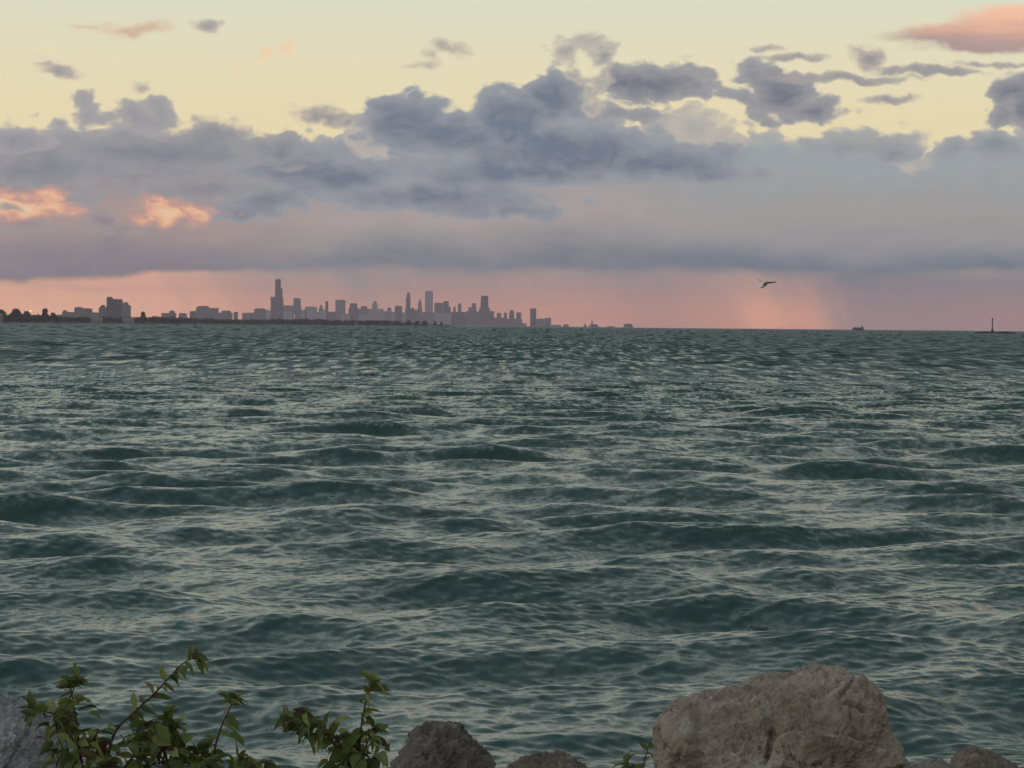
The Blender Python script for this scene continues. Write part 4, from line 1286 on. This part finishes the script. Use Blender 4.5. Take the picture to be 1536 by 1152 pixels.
# ------------------------------------------------------------------ gull
def gull():
    D = 95.0
    u = D / F                                     # metres per photo pixel here
    c = at(1145.5, 426.2, D)
    e = empty("gull", c); tag(e, "white gull gliding with raised dark tipped wings above the lake", "bird")
    m, nb, b = material("gull_feathers")
    tc = nb.n.new("ShaderNodeTexCoord")
    at_ = nb.n.new("ShaderNodeAttribute"); at_.attribute_name = "tint"; at_.attribute_type = "GEOMETRY"
    f1, _ = nb.noise(tc.outputs["Object"], 30, 3, 0.6)
    nb.put(b.inputs["Base Color"], nb.mix(nb.math("MULTIPLY", f1, 0.2), at_.outputs["Color"], (0.17, 0.17, 0.18, 1)))
    b.inputs["Roughness"].default_value = 0.8
    V_, F_, C_ = [], [], []
    white, mantle, tip, bill = (0.80, 0.76, 0.74), (0.58, 0.52, 0.53), (0.2, 0.18, 0.19), (0.5, 0.3, 0.05)

    def P(dx, dy, dz): return Vector((dx * u, dz * 1.0, -dy * u))
    # body: heading away to the left, seen from behind its right side, banked
    axis = [(-4.2, 5.4, -0.20, 0.02, bill), (-3.5, 4.8, -0.15, 0.035, white), (-2.9, 4.1, -0.11, 0.062, white), (-2.0, 2.8, -0.05, 0.066, white), (-1.0, 1.2, 0.02, 0.088, white), (0.2, -0.3, 0.09, 0.090, white), (1.2, -1.2, 0.16, 0.062, white), (2.0, -1.9, 0.23, 0.032, white), (2.6, -2.4, 0.29, 0.012, white)]
    n = 12
    pts = [P(a, b_, z) for a, b_, z, r, cc in axis]
    for i, (a, b_, z, r, cc) in enumerate(axis):
        t = (pts[min(i + 1, len(pts) - 1)] - pts[max(i - 1, 0)]).normalized()
        s1 = t.orthogonal().normalized(); s2 = t.cross(s1)
        for j in range(n):
            th = 2 * math.pi * j / n
            V_.append(pts[i] + s1 * r * math.cos(th) + s2 * r * math.sin(th)); C_.append(cc)
    for i in range(len(axis) - 1):
        for j in range(n): F_.append((i * n + j, i * n + (j + 1) % n, (i + 1) * n + (j + 1) % n, (i + 1) * n + j))
    F_.append(tuple(range(n - 1, -1, -1))); F_.append(tuple((len(axis) - 1) * n + j for j in range(n)))

    def wing(lead, chord, thick, cols):
        """lead: spine points px; chord: (leading offset, trailing offset) vectors"""
        i0 = len(V_)
        for (p, (l, tr), cc) in zip(lead, chord, cols):
            q = P(*p)
            lv_, tv_ = Vector(l), Vector(tr)
            nn = lv_.cross(Vector((0.3, 1, 0.5))); nn = Vector((0, 0.2, 1)).normalized()
            for k, (w, h) in enumerate(((lv_, 0), (lv_ * .4, thick), (tv_ * .4, thick * .8), (tv_, 0), (tv_ * .4, -thick * .3), (lv_ * .4, -thick * .5))):
                V_.append(q + w + nn * h); C_.append(cc)
        m_ = 6
        for i in range(len(lead) - 1):
            for j in range(m_): F_.append((i0 + i * m_ + j, i0 + i * m_ + (j + 1) % m_, i0 + (i + 1) * m_ + (j + 1) % m_, i0 + (i + 1) * m_ + j))
        F_.append(tuple(i0 + j for j in range(m_ - 1, -1, -1))); F_.append(tuple(i0 + (len(lead) - 1) * m_ + j for j in range(m_)))
    # near (right) wing: bends at the wrist, sweeps level to the right
    wing([(-0.4, 1.4, -0.04), (0.8, 1.4, -0.12), (2.2, -0.6, -0.2), (4.0, -2.0, -0.28), (8.0, -2.2, -0.3), (12.5, -2.4, -0.26), (16.5, -3.0, -0.2), (18.5, -3.4, -0.16)],
         [((-.05, -.06, .03), (.05, .06, -.06)), ((-.05, -.08, .05), (.04, .10, -.06)), ((-.04, -.08, .045), (.05, .1, -.045)), ((-.02, -.08, .035), (.03, .1, -.04)), ((0, -.07, .028), (.02, .09, -.03)), ((0, -.05, .02), (.02, .07, -.022)), ((0, -.03, .012), (.01, .04, -.012)), ((0, -.005, .003), (0, .006, -.003))],
         0.018, [mantle, mantle, mantle, mantle, mantle, mantle, tip, tip])
    # far (left) wing: raised
    wing([(-0.8, 0.6, 0.06), (-2.2, -2.4, 0.16), (-4.0, -4.8, 0.26), (-5.4, -6.4, 0.34), (-7.2, -8.0, 0.42), (-9.2, -10.2, 0.5)],
         [((-.04, -.07, -.02), (.04, .09, .0)), ((-.035, -.07, -.02), (.035, .09, .02)), ((-.03, -.07, -.016), (.035, .09, .016)), ((-.025, -.06, -.012), (.028, .08, .012)), ((-.014, -.04, -.008), (.016, .05, .008)), ((-.003, -.005, 0), (.003, .005, 0))],
         0.014, [white, white, mantle, mantle, mantle, tip])
    o = link_mesh("body", V_, F_, m, e, True)
    ca = o.data.color_attributes.new("tint", "FLOAT_COLOR", "POINT")
    ca.data.foreach_set("color", [x for cc in C_ for x in (*cc, 1)])
    bm = bmesh.new(); bm.from_mesh(o.data); bmesh.ops.recalc_face_normals(bm, faces=bm.faces); bm.to_mesh(o.data); bm.free()


gull()


# ------------------------------------------------------------------ air
def haze():
    m = bpy.data.materials.new("evening_air"); m.use_nodes = True
    nt = m.node_tree
    nt.nodes.remove(nt.nodes["Principled BSDF"])
    pv = nt.nodes.new("ShaderNodeVolumePrincipled")
    pv.inputs["Color"].default_value = (0.84, 0.725, 0.89, 1)
    pv.inputs["Density"].default_value = HAZE_DENS
    pv.inputs["Anisotropy"].default_value = 0.3
    nt.links.new(pv.outputs[0], nt.nodes["Material Output"].inputs["Volume"])
    v, f = prism(-32000, 32000, -6000, 26800, -6.0, 402)
    o = link_mesh("haze", v, f, m)
    tag(o, "thin violet evening haze over the lake", "haze", kind="stuff")


HAZE_DENS = 3.2e-5
haze()

# ------------------------------------------------------------------ output
scene.view_settings.view_transform = "Standard"
scene.view_settings.look = "None"
scene.view_settings.exposure = 0.0
scene.view_settings.gamma = 1.0
scene.view_settings.use_curve_mapping = False
cy = scene.cycles
cy.max_bounces = 6; cy.diffuse_bounces = 2; cy.glossy_bounces = 2; cy.transmission_bounces = 2
cy.volume_bounces = 0; cy.transparent_max_bounces = 8
cy.use_denoising = True
cy.sample_clamp_indirect = 6.0
